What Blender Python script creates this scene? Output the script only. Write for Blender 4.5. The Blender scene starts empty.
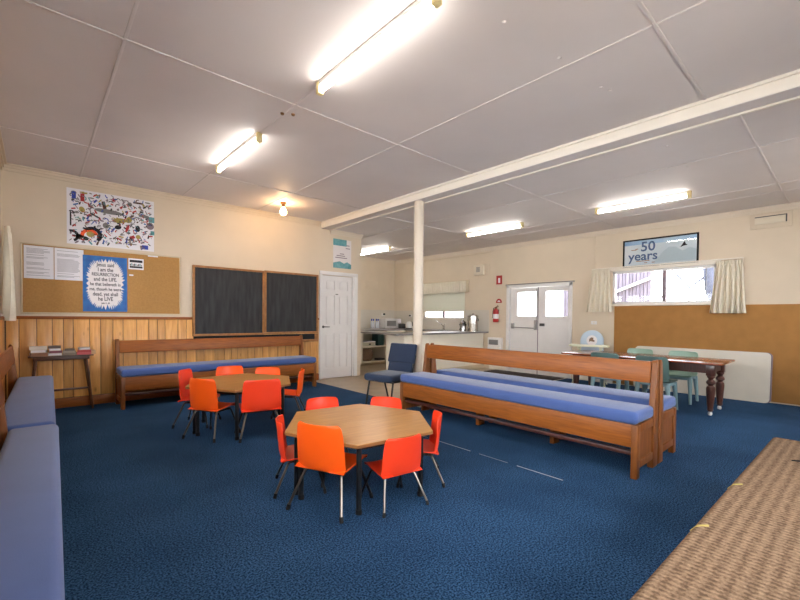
import bpy, bmesh, math, random
from mathutils import Vector, Matrix
random.seed(7)
PI = math.pi
scn = bpy.context.scene
col = scn.collection
D = 6.9435      # chalkboard wall plane (y)
XB = 8.246      # window wall plane (x)
XL = -0.30      # wall beside the camera (x)
YK = 9.46       # kitchen end wall (y)
XC = 5.11       # corner of chalkboard wall (x)
YF = -1.3       # wall behind the camera (y)
ZC = 3.06       # ceiling over the carpet side
ZR = 2.955      # ceiling beyond the beam

# ------------------------------------------------------------------ materials
def lin(c):
    c = c / 255.0
    return c / 12.92 if c <= 0.04045 else ((c + 0.055) / 1.055) ** 2.4
def rgb(r, g, b): return (lin(r), lin(g), lin(b), 1)

def mat(name, c, rough=0.6, metal=0.0, var=0.0, scale=8.0, stretch=(1, 1, 1), bump=0.0, bscale=80.0,
        spec=0.5, emit=None, estr=0.0, island=0.0, coat=0.0, c2=None, detail=4.0, sheen=0.0):
    m = bpy.data.materials.new(name); m.use_nodes = True
    nt = m.node_tree; N = nt.nodes; L = nt.links
    b = N['Principled BSDF']
    b.inputs['Roughness'].default_value = rough
    b.inputs['Metallic'].default_value = metal
    b.inputs['Specular IOR Level'].default_value = spec
    b.inputs['Base Color'].default_value = c
    if coat: b.inputs['Coat Weight'].default_value = coat; b.inputs['Coat Roughness'].default_value = 0.15
    if sheen: b.inputs['Sheen Weight'].default_value = sheen
    if emit:
        b.inputs['Emission Color'].default_value = emit
        b.inputs['Emission Strength'].default_value = estr
    tc = N.new('ShaderNodeTexCoord'); mp = N.new('ShaderNodeMapping')
    mp.inputs['Scale'].default_value = stretch
    L.new(tc.outputs['Object'], mp.inputs['Vector'])
    outc = None
    if var or c2:
        nz = N.new('ShaderNodeTexNoise'); nz.inputs['Scale'].default_value = scale
        nz.inputs['Detail'].default_value = detail
        L.new(mp.outputs[0], nz.inputs['Vector'])
        rp = N.new('ShaderNodeValToRGB')
        rp.color_ramp.elements[0].position = 0.3; rp.color_ramp.elements[1].position = 0.7
        lo = c2 if c2 else tuple(x * (1 - var) for x in c[:3]) + (1,)
        hi = c if c2 else tuple(min(1, x * (1 + var)) for x in c[:3]) + (1,)
        rp.color_ramp.elements[0].color = lo; rp.color_ramp.elements[1].color = hi
        L.new(nz.outputs['Fac'], rp.inputs[0]); outc = rp.outputs[0]
    if island:
        g = N.new('ShaderNodeNewGeometry'); hs = N.new('ShaderNodeHueSaturation')
        mr = N.new('ShaderNodeMapRange')
        mr.inputs['To Min'].default_value = 1 - island; mr.inputs['To Max'].default_value = 1 + island
        L.new(g.outputs['Random Per Island'], mr.inputs['Value'])
        L.new(mr.outputs[0], hs.inputs['Value'])
        if outc: L.new(outc, hs.inputs['Color'])
        else: hs.inputs['Color'].default_value = c
        outc = hs.outputs[0]
    if outc: L.new(outc, b.inputs['Base Color'])
    if bump:
        n2 = N.new('ShaderNodeTexNoise'); n2.inputs['Scale'].default_value = bscale
        L.new(mp.outputs[0], n2.inputs['Vector'])
        bp = N.new('ShaderNodeBump'); bp.inputs['Strength'].default_value = bump; bp.inputs['Distance'].default_value = 0.004
        L.new(n2.outputs['Fac'], bp.inputs['Height']); L.new(bp.outputs[0], b.inputs['Normal'])
    return m

M = {}
M['wall'] = mat('cream_paint', rgb(213, 197, 173), 0.65, var=0.03, scale=2.5, bump=0.05, bscale=120)
M['ceil'] = mat('ceiling_paint', rgb(216, 208, 205), 0.6, var=0.045, scale=1.2, bump=0.05, bscale=60, spec=0.35)
M['trim'] = mat('cream_gloss_trim', rgb(232, 224, 210), 0.4, var=0.02)
M['white'] = mat('white_gloss_paint', rgb(223, 220, 217), 0.35, var=0.02)
M['vinyl'] = mat('vinyl_floor', rgb(178, 160, 134), 0.28, var=0.12, scale=4, c2=rgb(158, 139, 112))
M['cork'] = mat('hessian_cork', rgb(172, 130, 78), 0.9, var=0.08, scale=60, bump=0.15, bscale=300, spec=0.2)
M['cork2'] = mat('brown_cork', rgb(166, 120, 68), 0.9, var=0.07, scale=6, bump=0.15, bscale=300, spec=0.2)
M['oak'] = mat('pew_timber', rgb(158, 90, 32), 0.42, scale=5, stretch=(1.2, 9, 14), c2=rgb(128, 70, 24), detail=6, spec=0.35)
M['oakdark'] = mat('pew_end_timber', rgb(136, 80, 34), 0.42, scale=5, stretch=(9, 9, 1.2), c2=rgb(110, 62, 24), detail=6, spec=0.35)
M['frame'] = mat('board_frame_timber', rgb(168, 116, 62), 0.45, scale=6, stretch=(3, 9, 3), c2=rgb(140, 92, 46))
M['dark_wood'] = mat('dark_brown_timber', rgb(92, 54, 30), 0.35, scale=6, stretch=(2, 9, 9), c2=rgb(66, 38, 22))
M['mahog'] = mat('red_mahogany', rgb(140, 72, 42), 0.22, scale=6, stretch=(9, 1.5, 9), c2=rgb(108, 50, 28), coat=0.4)
M['mahogdark'] = mat('dark_mahogany', rgb(88, 48, 36), 0.3, scale=6, stretch=(9, 9, 1.5), c2=rgb(64, 34, 26), coat=0.3)
M['laminate'] = mat('oak_laminate', rgb(190, 138, 76), 0.28, scale=4, stretch=(1.0, 14, 6), c2=rgb(166, 114, 58), detail=6, spec=0.5)
M['edge'] = mat('table_edge_timber', rgb(142, 92, 48), 0.45)
M['black'] = mat('black_steel', rgb(20, 20, 22), 0.4, spec=0.5)
M['rubber'] = mat('black_rubber', rgb(16, 16, 17), 0.8)
M['chrome'] = mat('worn_chrome', rgb(118, 110, 102), 0.28, metal=1.0)
M['steel'] = mat('brushed_steel', rgb(190, 188, 184), 0.22, metal=1.0)
M['orange'] = mat('orange_plastic', rgb(250, 92, 14), 0.4, var=0.04, scale=5)
M['redorange'] = mat('red_orange_plastic', rgb(243, 64, 27), 0.4, var=0.04, scale=5)
M['fabric'] = mat('blue_upholstery', rgb(72, 94, 148), 0.85, var=0.06, scale=5, bump=0.2, bscale=350, spec=0.2, sheen=0.25)
M['navy'] = mat('navy_upholstery', rgb(42, 54, 76), 0.9, var=0.1, scale=160, bump=0.2, bscale=300, spec=0.2, sheen=0.2)
M['slate'] = mat('blackboard_slate', rgb(60, 61, 62), 0.7, scale=4, stretch=(5, 5, 0.7), c2=rgb(42, 42, 44), spec=0.3)
M['paper'] = mat('white_paper', rgb(228, 226, 230), 0.8)
M['paperink'] = mat('grey_print', rgb(150, 148, 152), 0.8)
M['ink'] = mat('black_ink', rgb(36, 34, 42), 0.8)
M['posterblue'] = mat('poster_blue', rgb(14, 82, 152), 0.5, c2=rgb(28, 104, 172), scale=14)
M['posterwhite'] = mat('poster_white', rgb(222, 216, 214), 0.5)
M['curtain'] = mat('cream_curtain_cloth', rgb(222, 214, 194), 0.9, var=0.04, scale=20, spec=0.15)
M['teal'] = mat('poster_teal', rgb(62, 132, 138), 0.5, c2=rgb(120, 172, 176), scale=10)
M['greenshaded'] = mat('shaded_green_plastic', rgb(92, 118, 112), 0.4, var=0.04)  # darker tint paints in the shade on chairs seen from behind
M['greenlit'] = mat('lit_green_plastic', rgb(142, 170, 152), 0.4, var=0.04)  # same plastic in a lighter tint, painted as lit
M['bluegrey'] = mat('pale_blue_green_plastic', rgb(128, 156, 160), 0.4, var=0.04)
M['tabletop_white'] = mat('off_white_laminate', rgb(206, 198, 182), 0.4, var=0.02)
M['mauve'] = mat('mauve_edging', rgb(132, 116, 124), 0.5)
M['red'] = mat('safety_red', rgb(176, 34, 34), 0.3, spec=0.6)
M['grey'] = mat('mid_grey_plastic', rgb(120, 118, 116), 0.5)
M['darkgrey'] = mat('dark_grey_plastic', rgb(70, 68, 68), 0.5)
M['cream'] = mat('cream_plastic', rgb(220, 208, 186), 0.5)
M['counter'] = mat('grey_worktop_laminate', rgb(128, 124, 122), 0.3, var=0.08, scale=40)
M['cab'] = mat('white_cabinet_melamine', rgb(232, 224, 206), 0.45)
M['cabin'] = mat('beige_cabinet_inside', rgb(206, 190, 160), 0.6)
M['tile'] = mat('white_tiles', rgb(210, 203, 190), 0.18, spec=0.6)
M['mat'] = mat('dark_doormat', rgb(62, 54, 50), 0.95, var=0.2, scale=60)
M['basket'] = mat('brown_wicker', rgb(150, 122, 100), 0.8, scale=30, stretch=(1, 1, 5), c2=rgb(108, 84, 68))
M['tealbox'] = mat('dark_teal_plastic', rgb(34, 76, 78), 0.5)
M['palegreen'] = mat('pale_green_card', rgb(186, 188, 168), 0.7)
M['highblue'] = mat('pale_blue_vinyl', rgb(178, 196, 210), 0.45)
M['traycream'] = mat('pale_yellow_tray', rgb(222, 222, 194), 0.4)
M['brick'] = mat('brass_holder', rgb(120, 84, 50), 0.4, metal=0.6)
M['ivory'] = mat('aged_ivory_plastic', rgb(226, 206, 150), 0.5)
M['fence'] = mat('darkened_palings', rgb(98, 94, 109), 0.8, island=0.22, scale=3, c2=rgb(84, 80, 96))  # colour darkened so the strong daylight does not bleach the palings
M['trunk'] = mat('grey_bark', rgb(50, 54, 70), 0.85, scale=9, c2=rgb(66, 72, 90))
M['ground'] = mat('pale_ground', rgb(196, 190, 180), 0.9)
M['seam'] = mat('worn_seam', rgb(176, 178, 180), 0.8)
M['yellow'] = mat('yellow_thread', rgb(170, 152, 84), 0.8)
M['clear'] = mat('clear_plastic', rgb(214, 220, 228), 0.15, spec=0.6)
M['capblue'] = mat('blue_cap', rgb(52, 72, 170), 0.4)
M['pine'] = mat('knotty_pine_boards', rgb(226, 170, 96), 0.4, island=0.2, scale=4, stretch=(8, 8, 0.8), c2=rgb(200, 140, 72), detail=5, coat=0.1)

def wood_knots(m):
    """dark round knots and rings over the pine boards"""
    nt = m.node_tree; N = nt.nodes; L = nt.links; b = N['Principled BSDF']
    src = b.inputs['Base Color'].links[0].from_socket
    tc = N.new('ShaderNodeTexCoord'); mp = N.new('ShaderNodeMapping'); mp.inputs['Scale'].default_value = (3.6, 3.6, 1.5)
    vo = N.new('ShaderNodeTexVoronoi'); vo.inputs['Scale'].default_value = 2.0
    rp = N.new('ShaderNodeValToRGB'); rp.color_ramp.elements[0].position = 0.03; rp.color_ramp.elements[1].position = 0.13
    rp.color_ramp.elements[0].color = (0.45, 0.36, 0.28, 1); rp.color_ramp.elements[1].color = (1, 1, 1, 1)
    mx = N.new('ShaderNodeMix'); mx.data_type = 'RGBA'; mx.blend_type = 'MULTIPLY'; mx.inputs[0].default_value = 0.75
    L.new(tc.outputs['Object'], mp.inputs[0]); L.new(mp.outputs[0], vo.inputs['Vector']); L.new(vo.outputs['Distance'], rp.inputs[0])
    L.new(src, mx.inputs[6]); L.new(rp.outputs[0], mx.inputs[7]); L.new(mx.outputs[2], b.inputs['Base Color'])
wood_knots(M['pine'])

def carpet_mat():
    m = mat('blue_carpet', rgb(36, 80, 132), 0.95, spec=0.08, sheen=0.0)
    nt = m.node_tree; N = nt.nodes; L = nt.links; b = N['Principled BSDF']
    tc = N.new('ShaderNodeTexCoord')
    n1 = N.new('ShaderNodeTexNoise'); n1.inputs['Scale'].default_value = 110; n1.inputs['Detail'].default_value = 5
    n2 = N.new('ShaderNodeTexNoise'); n2.inputs['Scale'].default_value = 1.6; n2.inputs['Detail'].default_value = 5
    for n in (n1, n2): L.new(tc.outputs['Object'], n.inputs['Vector'])
    r1 = N.new('ShaderNodeValToRGB'); r1.color_ramp.elements[0].position = 0.40; r1.color_ramp.elements[1].position = 0.60
    r1.color_ramp.elements[0].color = rgb(12, 36, 64); r1.color_ramp.elements[1].color = rgb(58, 94, 132)
    r2 = N.new('ShaderNodeValToRGB'); r2.color_ramp.elements[0].position = 0.35; r2.color_ramp.elements[1].position = 0.75
    r2.color_ramp.elements[0].color = (0.8, 0.8, 0.8, 1); r2.color_ramp.elements[1].color = (1.25, 1.22, 1.16, 1)
    mx = N.new('ShaderNodeMix'); mx.data_type = 'RGBA'; mx.blend_type = 'MULTIPLY'; mx.inputs[0].default_value = 1
    L.new(n1.outputs['Fac'], r1.inputs[0]); L.new(n2.outputs['Fac'], r2.inputs[0])
    L.new(r1.outputs[0], mx.inputs[6]); L.new(r2.outputs[0], mx.inputs[7]); L.new(mx.outputs[2], b.inputs['Base Color'])
    bp = N.new('ShaderNodeBump'); bp.inputs['Strength'].default_value = 0.12; bp.inputs['Distance'].default_value = 0.004
    L.new(n1.outputs['Fac'], bp.inputs['Height']); L.new(bp.outputs[0], b.inputs['Normal'])
    return m
M['carpet'] = carpet_mat()

def weave_mat():
    m = mat('woven_jute', rgb(168, 134, 98), 0.95, spec=0.1)
    nt = m.node_tree; N = nt.nodes; L = nt.links; b = N['Principled BSDF']
    tc = N.new('ShaderNodeTexCoord')
    w1 = N.new('ShaderNodeTexWave'); w1.bands_direction = 'Y'; w1.inputs['Scale'].default_value = 7.5; w1.inputs['Distortion'].default_value = 0.8
    w1.inputs['Detail'].default_value = 2; w1.inputs['Detail Scale'].default_value = 4
    w2 = N.new('ShaderNodeTexWave'); w2.bands_direction = 'X'; w2.inputs['Scale'].default_value = 13; w2.inputs['Distortion'].default_value = 1.5
    w2.inputs['Detail'].default_value = 2; w2.inputs['Detail Scale'].default_value = 3
    nz = N.new('ShaderNodeTexNoise'); nz.inputs['Scale'].default_value = 110; nz.inputs['Detail'].default_value = 6
    for n in (w1, w2, nz): L.new(tc.outputs['Object'], n.inputs['Vector'])
    a = N.new('ShaderNodeMath'); a.operation = 'MULTIPLY_ADD'; a.inputs[1].default_value = 0.14
    L.new(w1.outputs['Fac'], a.inputs[0])
    a2 = N.new('ShaderNodeMath'); a2.operation = 'MULTIPLY'; a2.inputs[1].default_value = 0.16; L.new(w2.outputs['Fac'], a2.inputs[0])
    a3 = N.new('ShaderNodeMath'); a3.operation = 'MULTIPLY_ADD'; a3.inputs[1].default_value = 0.75
    L.new(nz.outputs['Fac'], a3.inputs[0]); L.new(a2.outputs[0], a3.inputs[2]); L.new(a3.outputs[0], a.inputs[2])
    rp = N.new('ShaderNodeValToRGB'); rp.color_ramp.elements[0].position = 0.36; rp.color_ramp.elements[1].position = 0.76
    rp.color_ramp.elements[0].color = rgb(98, 77, 60); rp.color_ramp.elements[1].color = rgb(164, 137, 110)
    L.new(a.outputs[0], rp.inputs[0]); L.new(rp.outputs[0], b.inputs['Base Color'])
    bp = N.new('ShaderNodeBump'); bp.inputs['Strength'].default_value = 0.8; bp.inputs['Distance'].default_value = 0.008
    L.new(a.outputs[0], bp.inputs['Height']); L.new(bp.outputs[0], b.inputs['Normal'])
    return m
M['jute'] = weave_mat()

def emis(name, c, s):
    m = bpy.data.materials.new(name); m.use_nodes = True
    nt = m.node_tree; nt.nodes.remove(nt.nodes['Principled BSDF'])
    e = nt.nodes.new('ShaderNodeEmission'); e.inputs[0].default_value = c; e.inputs[1].default_value = s
    nt.links.new(e.outputs[0], nt.nodes['Material Output'].inputs[0]); return m
M['tube'] = emis('fluorescent_tube', (1.0, 0.95, 0.88, 1), 19.0)
M['kitchentube'] = emis('kitchen_fluorescent_tube', (1.0, 0.96, 0.90, 1), 32.0)
M['bulb'] = emis('glowing_bulb', (1.0, 0.62, 0.30, 1), 60.0)

def glass_mat(name='window_glass', tint=(1, 1, 1, 1)):
    m = bpy.data.materials.new(name); m.use_nodes = True
    nt = m.node_tree; N = nt.nodes; L = nt.links; N.remove(N['Principled BSDF'])
    t = N.new('ShaderNodeBsdfTransparent'); t.inputs[0].default_value = tint
    g = N.new('ShaderNodeBsdfGlossy'); g.inputs['Roughness'].default_value = 0.02
    f = N.new('ShaderNodeFresnel'); f.inputs[0].default_value = 1.35
    mx = N.new('ShaderNodeMixShader'); L.new(f.outputs[0], mx.inputs[0]); L.new(t.outputs[0], mx.inputs[1]); L.new(g.outputs[0], mx.inputs[2])
    L.new(mx.outputs[0], N['Material Output'].inputs[0]); return m
M['glass'] = glass_mat()
M['frost'] = mat('frosted_glass', rgb(244, 246, 250), 0.5)
_b = M['frost'].node_tree.nodes['Principled BSDF']; _b.inputs['Transmission Weight'].default_value = 0.9
M['blind'] = mat('cream_roller_blind', rgb(222, 222, 204), 0.8)

M['post'] = mat('cream_post_paint', rgb(214, 200, 180), 0.4)
# ------------------------------------------------------------------ mesh builder
class MB:
    def __init__(s): s.bm = bmesh.new()
    def _merge(s, t, X=None, m=0):
        for f in t.faces: f.material_index = m
        if X is not None: bmesh.ops.transform(t, matrix=X, verts=t.verts)
        me = bpy.data.meshes.new('tmp'); t.to_mesh(me); t.free()
        s.bm.from_mesh(me); bpy.data.meshes.remove(me); return s
    def box(s, x0, x1, y0, y1, z0, z1, bev=0.0, m=0, X=None, seg=2):
        t = bmesh.new(); bmesh.ops.create_cube(t, size=1)
        for v in t.verts:
            v.co = Vector(((x0 + x1) / 2 + v.co.x * (x1 - x0), (y0 + y1) / 2 + v.co.y * (y1 - y0), (z0 + z1) / 2 + v.co.z * (z1 - z0)))
        if bev: bmesh.ops.bevel(t, geom=t.edges[:], offset=bev, segments=seg, profile=0.5, affect='EDGES')
        return s._merge(t, X, m)
    def tube(s, pts, r, seg=10, m=0, X=None):
        t = bmesh.new(); pts = [Vector(p) for p in pts]; n = len(pts)
        rs = r if isinstance(r, (list, tuple)) else [r] * n
        rings = []; up = None
        for i, p in enumerate(pts):
            d = ((pts[min(i + 1, n - 1)] - pts[i]).normalized() + (pts[i] - pts[max(i - 1, 0)]).normalized()).normalized()
            if up is None:
                up = d.orthogonal().normalized()
            else:
                up = (up - d * up.dot(d)).normalized()
            w = d.cross(up)
            rings.append([t.verts.new(p + (up * math.cos(a) + w * math.sin(a)) * rs[i]) for a in (2 * PI * k / seg for k in range(seg))])
        for a, b in zip(rings, rings[1:]):
            for k in range(seg): t.faces.new((a[k], a[(k + 1) % seg], b[(k + 1) % seg], b[k]))
        t.faces.new(rings[0][::-1]); t.faces.new(rings[-1])
        return s._merge(t, X, m)
    def lathe(s, prof, seg=20, m=0, X=None, at=(0, 0, 0)):
        t = bmesh.new(); rings = []
        for r, z in prof:
            r = max(r, 1e-4)
            rings.append([t.verts.new((at[0] + r * math.cos(2 * PI * k / seg), at[1] + r * math.sin(2 * PI * k / seg), at[2] + z)) for k in range(seg)])
        for a, b in zip(rings, rings[1:]):
            for k in range(seg): t.faces.new((a[k], a[(k + 1) % seg], b[(k + 1) % seg], b[k]))
        t.faces.new(rings[0][::-1]); t.faces.new(rings[-1])
        bmesh.ops.recalc_face_normals(t, faces=t.faces)
        return s._merge(t, X, m)
    def prism(s, poly, z0, z1, m=0, X=None, bev=0.0):
        """polygon in x,y extruded from z0 to z1; X places it"""
        t = bmesh.new()
        a = [t.verts.new((p[0], p[1], z0)) for p in poly]; b = [t.verts.new((p[0], p[1], z1)) for p in poly]
        n = len(poly)
        t.faces.new(a[::-1]); t.faces.new(b)
        for i in range(n): t.faces.new((a[i], a[(i + 1) % n], b[(i + 1) % n], b[i]))
        bmesh.ops.recalc_face_normals(t, faces=t.faces)
        if bev: bmesh.ops.bevel(t, geom=t.edges[:], offset=bev, segments=2, profile=0.5, affect='EDGES')
        return s._merge(t, X, m)
    def sheet(s, f, nu, nv, th=0.0, m=0, X=None, close=False):
        t = bmesh.new()
        g = [[t.verts.new(f(i / nu, j / nv)) for j in range(nv + 1)] for i in range(nu + 1)]
        for i in range(nu):
            for j in range(nv): t.faces.new((g[i][j], g[i + 1][j], g[i + 1][j + 1], g[i][j + 1]))
        bmesh.ops.recalc_face_normals(t, faces=t.faces)
        if th: bmesh.ops.solidify(t, geom=t.faces[:], thickness=th)
        return s._merge(t, X, m)
    def build(s, name, mats, parent=None, ang=35, world=False):
        if world and parent is not None:
            bmesh.ops.translate(s.bm, vec=-parent.location, verts=s.bm.verts)
        me = bpy.data.meshes.new(name); s.bm.to_mesh(me); s.bm.free()
        for m in (mats if isinstance(mats, (list, tuple)) else [mats]):
            me.materials.append(M[m] if isinstance(m, str) else m)
        for p in me.polygons: p.use_smooth = True
        me.set_sharp_from_angle(angle=math.radians(ang))
        o = bpy.data.objects.new(name, me); col.objects.link(o)
        if parent is not None: o.parent = parent
        return o

def tag(o, label=None, cat=None, group=None, kind=None):
    if label: o['label'] = label
    if cat: o['category'] = cat
    if group: o['group'] = group
    if kind: o['kind'] = kind
    return o
def thing(name, label, cat, loc=(0, 0, 0), rz=0.0, group=None):
    o = bpy.data.objects.new(name, None); col.objects.link(o)
    o.empty_display_size = 0.1
    o.location = loc; o.rotation_euler = (0, 0, rz)
    return tag(o, label, cat, group)
def struct(name, mb, mats, parent=None, ang=35):
    o = mb.build(name, mats, parent, ang)
    if parent is None: o['kind'] = 'structure'
    return o
def dup(root, loc, rz=None, label=None, group=None):
    def cp(o, par):
        c = o.copy(); col.objects.link(c)
        if par is not None: c.parent = par
        for ch in o.children: cp(ch, c)
        return c
    r = cp(root, None); r.location = loc
    if rz is not None: r.rotation_euler = (0, 0, rz)
    if label: r['label'] = label
    if group: r['group'] = group
    return r
def recolour(root, part, m):
    for c in root.children:
        if c.name.split('.')[0] == part:
            c.data = c.data.copy(); c.data.materials[0] = M[m]

FONT = bpy.data.fonts.load('<builtin>') if '<builtin>' in [f.filepath for f in bpy.data.fonts] else None
def text(name, lines, size, m, parent, loc, rot, lead=1.25, ext=0.0004, offset=0.0, world_sub=True, xscale=1.0):
    """centred lines of lettering turned to one mesh; lines: (string, x, y, size)"""
    mb = MB()
    for s_, x, y, sz in lines:
        cu = bpy.data.curves.new('txt', 'FONT'); cu.body = s_; cu.size = sz; cu.align_x = 'CENTER'; cu.align_y = 'CENTER'
        cu.extrude = ext; cu.offset = offset; cu.resolution_u = 3
        ob = bpy.data.objects.new('txt', cu); col.objects.link(ob)
        bpy.context.view_layer.update()
        me = bpy.data.meshes.new_from_object(ob.evaluated_get(bpy.context.evaluated_depsgraph_get()))
        bpy.data.objects.remove(ob); bpy.data.curves.remove(cu)
        t = bmesh.new(); t.from_mesh(me); bpy.data.meshes.remove(me)
        for v in t.verts: v.co.x = v.co.x * xscale + x; v.co.y += y
        mb._merge(t)
    X = Matrix.Translation(Vector(loc)) @ rot.to_4x4()
    bmesh.ops.transform(mb.bm, matrix=X, verts=mb.bm.verts)
    return mb.build(name, m, parent, world=world_sub)
ROT_A = Matrix(((1, 0, 0), (0, 0, -1), (0, 1, 0)))            # reads on the chalkboard wall (faces -y)
ROT_B = Matrix(((0, 0, -1), (-1, 0, 0), (0, 1, 0)))           # reads on the window wall (faces -x)
XA = ROT_A.to_4x4(); XBm = ROT_B.to_4x4()
def on_a(x, y, z): return Matrix.Translation((x, y, z)) @ XA
def on_b(x, y, z): return Matrix.Translation((x, y, z)) @ XBm

# ------------------------------------------------------------------ room shell
def wall_panels(mb, u0, u1, z0, z1, holes, put):
    us = sorted({u0, u1, *[h[0] for h in holes], *[h[1] for h in holes]})
    for a, b in zip(us, us[1:]):
        hs = sorted([h for h in holes if h[0] <= a + 1e-6 and h[1] >= b - 1e-6], key=lambda h: h[2]); z = z0
        for h in hs:
            if h[2] > z + 1e-6: put(a, b, z, h[2])
            z = h[3]
        if z < z1 - 1e-6: put(a, b, z, z1)

TOP = 3.3
# floor with the carpet laid in it
f = MB(); f.box(XL - 0.2, XB + 0.2, YF - 0.2, YK + 0.2, -0.12, -0.004); struct('floor', f, 'vinyl')
c = MB(); c.prism([(XL, YF), (XB, YF), (XB, 3.95), (3.93, 3.95), (3.93, D), (XL, D)], -0.003, 0.0)
struct('floor', c, 'carpet')
DOORX0, DOORX1 = 4.165, 4.93
w = MB(); wall_panels(w, XL - 0.2, XC, -0.1, TOP, [(DOORX0, DOORX1, -0.1, 2.05)], lambda a, b, p, q: w.box(a, b, D, D + 0.12, p, q))
struct('wall_back', w, 'wall')
w = MB(); w.box(XC - 0.12, XC, D + 0.12, YK, -0.1, TOP); struct('wall_passage', w, 'wall')
w = MB(); w.box(XC - 0.12, XB + 0.2, YK, YK + 0.15, -0.1, TOP); struct('wall_kitchen', w, 'wall')
WB = [(1.50, 3.11, 1.52, 2.15), (3.93, 5.39, -0.1, 1.965), (6.72, 8.2, 1.20, 2.10)]
w = MB(); wall_panels(w, YF - 0.2, YK, -0.1, TOP, WB, lambda a, b, p, q: w.box(XB, XB + 0.2, a, b, p, q)); struct('wall_right', w, 'wall')
WL = [(-1.0, 3.4, 1.22, 2.18), (4.3, 6.42, 1.22, 2.18)]  # first opening is for the added fill window
w = MB(); wall_panels(w, YF - 0.2, D, -0.1, TOP, WL, lambda a, b, p, q: w.box(XL - 0.2, XL, a, b, p, q)); struct('wall_left', w, 'wall')
w = MB(); wall_panels(w, XL, XB, -0.1, TOP, [(0.6, 3.6, 1.0, 2.2), (4.8, 7.2, 1.0, 2.2)], lambda a, b, p, q: w.box(a, b, YF - 0.2, YF, p, q)); struct('wall_front', w, 'wall')  # openings for the two added fill windows
c = MB(); c.box(XL, 4.15, YF, D, ZC, TOP); struct('ceiling', c, 'ceil')
c = MB(); c.box(4.15, XB, YF, YK, ZR, TOP); struct('ceiling', c, 'ceil')
# beam and battens
b = MB(); b.box(4.144, 4.32, YF, D, 2.946, 3.08, 0.004); b.box(4.150, 4.315, YF, D, 2.943, 2.9459, m=1); b.box(4.12, 4.144, YF, D, 3.035, 3.0595, 0.004)
struct('trim_1', b, ['trim', 'ceil'])
b = MB()
for x in (0.452, 1.685, 2.86): b.box(x - 0.011, x + 0.011, YF, D, ZC - 0.007, ZC - 0.0003, 0.003)
for y in (0.86, 3.26, 5.6): b.box(XL, 4.12, y - 0.012, y + 0.012, ZC - 0.009, ZC - 0.0006, 0.003)
struct('trim_2', b, 'ceil')
b = MB()
for x in (5.32, 6.93, 7.35): b.box(x - 0.008, x + 0.008, YF, YK, ZR - 0.007, ZR - 0.0003, 0.002)
for y in (0.67, 3.0, 5.4, 7.8): b.box(4.36, XB, y - 0.010, y + 0.010, ZR - 0.008, ZR - 0.0006, 0.002)
struct('trim_3', b, 'ceil')
b = MB(); b.box(4.322, 4.352, YF, D, 2.93, ZR - 0.0003, 0.004); struct('trim_4', b, 'trim')
# cornices
def cornice(mb, p0, p1, inward, z):
    d = (Vector(p1) - Vector(p0)).normalized(); n = Vector(inward)
    for a, h in ((0.055, 0.018), (0.032, 0.05), (0.016, 0.085)):
        q = [Vector(p0), Vector(p1), Vector(p1) + n * a, Vector(p0) + n * a]
        mb.prism([(v.x, v.y) for v in q], z - h, z - 0.0005)
b = MB(); cornice(b, (XL, D), (4.12, D), (0, -1), ZC); cornice(b, (XL, YF), (XL, D), (1, 0), ZC); struct('trim_5', b, 'wall')
b = MB(); cornice(b, (XB, YF), (XB, YK), (-1, 0), ZR); cornice(b, (XC, YK), (XB, YK), (0, -1), ZR); cornice(b, (XC, D), (XC, YK), (1, 0), ZR)
cornice(b, (4.352, D), (XC, D), (0, -1), ZR); struct('trim_6', b, 'post')
b = MB(); b.box(XB - 0.012, XB, 3.43, 3.465, 2.21, 2.87, 0.003); struct('trim_7', b, 'wall')
b = MB(); b.tube([(XB - 0.05, 9.0, 2.83), (XB - 0.05, 6.3, 2.83), (XB - 0.05, 5.85, 2.845)], 0.018); struct('trim_8', b, 'wall')
# pine dado on the back and left walls
def boards(mb, u0, u1, put):
    u = u0; pat = [0.118, 0.165, 0.15, 0.112, 0.10, 0.175, 0.12, 0.14]
    i = 0
    while u < u1 - 0.01:
        wd = min(pat[i % 8], u1 - u); put(u + 0.003, u + wd - 0.003); u += wd; i += 1
b = MB(); boards(b, XL + 0.03, 4.095, lambda a, c: b.box(a, c, D - 0.019, D - 0.003, 0.13, 1.165, 0.003))
b.box(XL, 4.095, D - 0.003, D, 0.0, 1.165, m=1); struct('trim_9', b, ['pine', 'dark_wood'])
b = MB(); boards(b, 2.0, D - 0.02, lambda a, c: b.box(XL + 0.003, XL + 0.019, a, c, 0.13, 1.165, 0.003))
b.box(XL, XL + 0.003, 2.0, D - 0.02, 0.0, 1.165, m=1); struct('trim_10', b, ['pine', 'dark_wood'])
b = MB(); b.box(XL, 4.095, D - 0.035, D, 1.165, 1.205, 0.006); b.box(XL, XL + 0.035, 2.0, D - 0.035, 1.165, 1.20, 0.006); struct('trim_11', b, 'oak')
b = MB(); b.box(XL + 0.02, 4.095, D - 0.032, D - 0.02, 0.0, 0.125, 0.004); struct('baseboard_back', b, 'oak')
b = MB(); b.box(XB - 0.015, XB, 5.46, 5.92, 0, 0.1, 0.003); b.box(XB - 0.015, XB, 3.1, 3.86, 0, 0.1, 0.003); b.box(4.353, 4.36, 0, 0.01, 0, 0.001)
b.bm.clear(); b.box(XB - 0.015, XB, 5.46, 5.92, 0, 0.1, 0.003); b.box(XB - 0.015, XB, 3.08, 3.86, 0, 0.1, 0.003); struct('baseboard_right', b, 'trim')
# carpet seam worn white and a few scuffs
b = MB()
for y0, y1, wd in ((2.35, 2.78, 0.008), (1.46, 1.86, 0.009), (2.9, 3.2, 0.004), (1.95, 2.25, 0.003)): b.box(3.0 - wd / 2, 3.0 + wd / 2, y0, y1, 0.0002, 0.0015)
struct('trim_12', b, 'seam')

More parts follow.
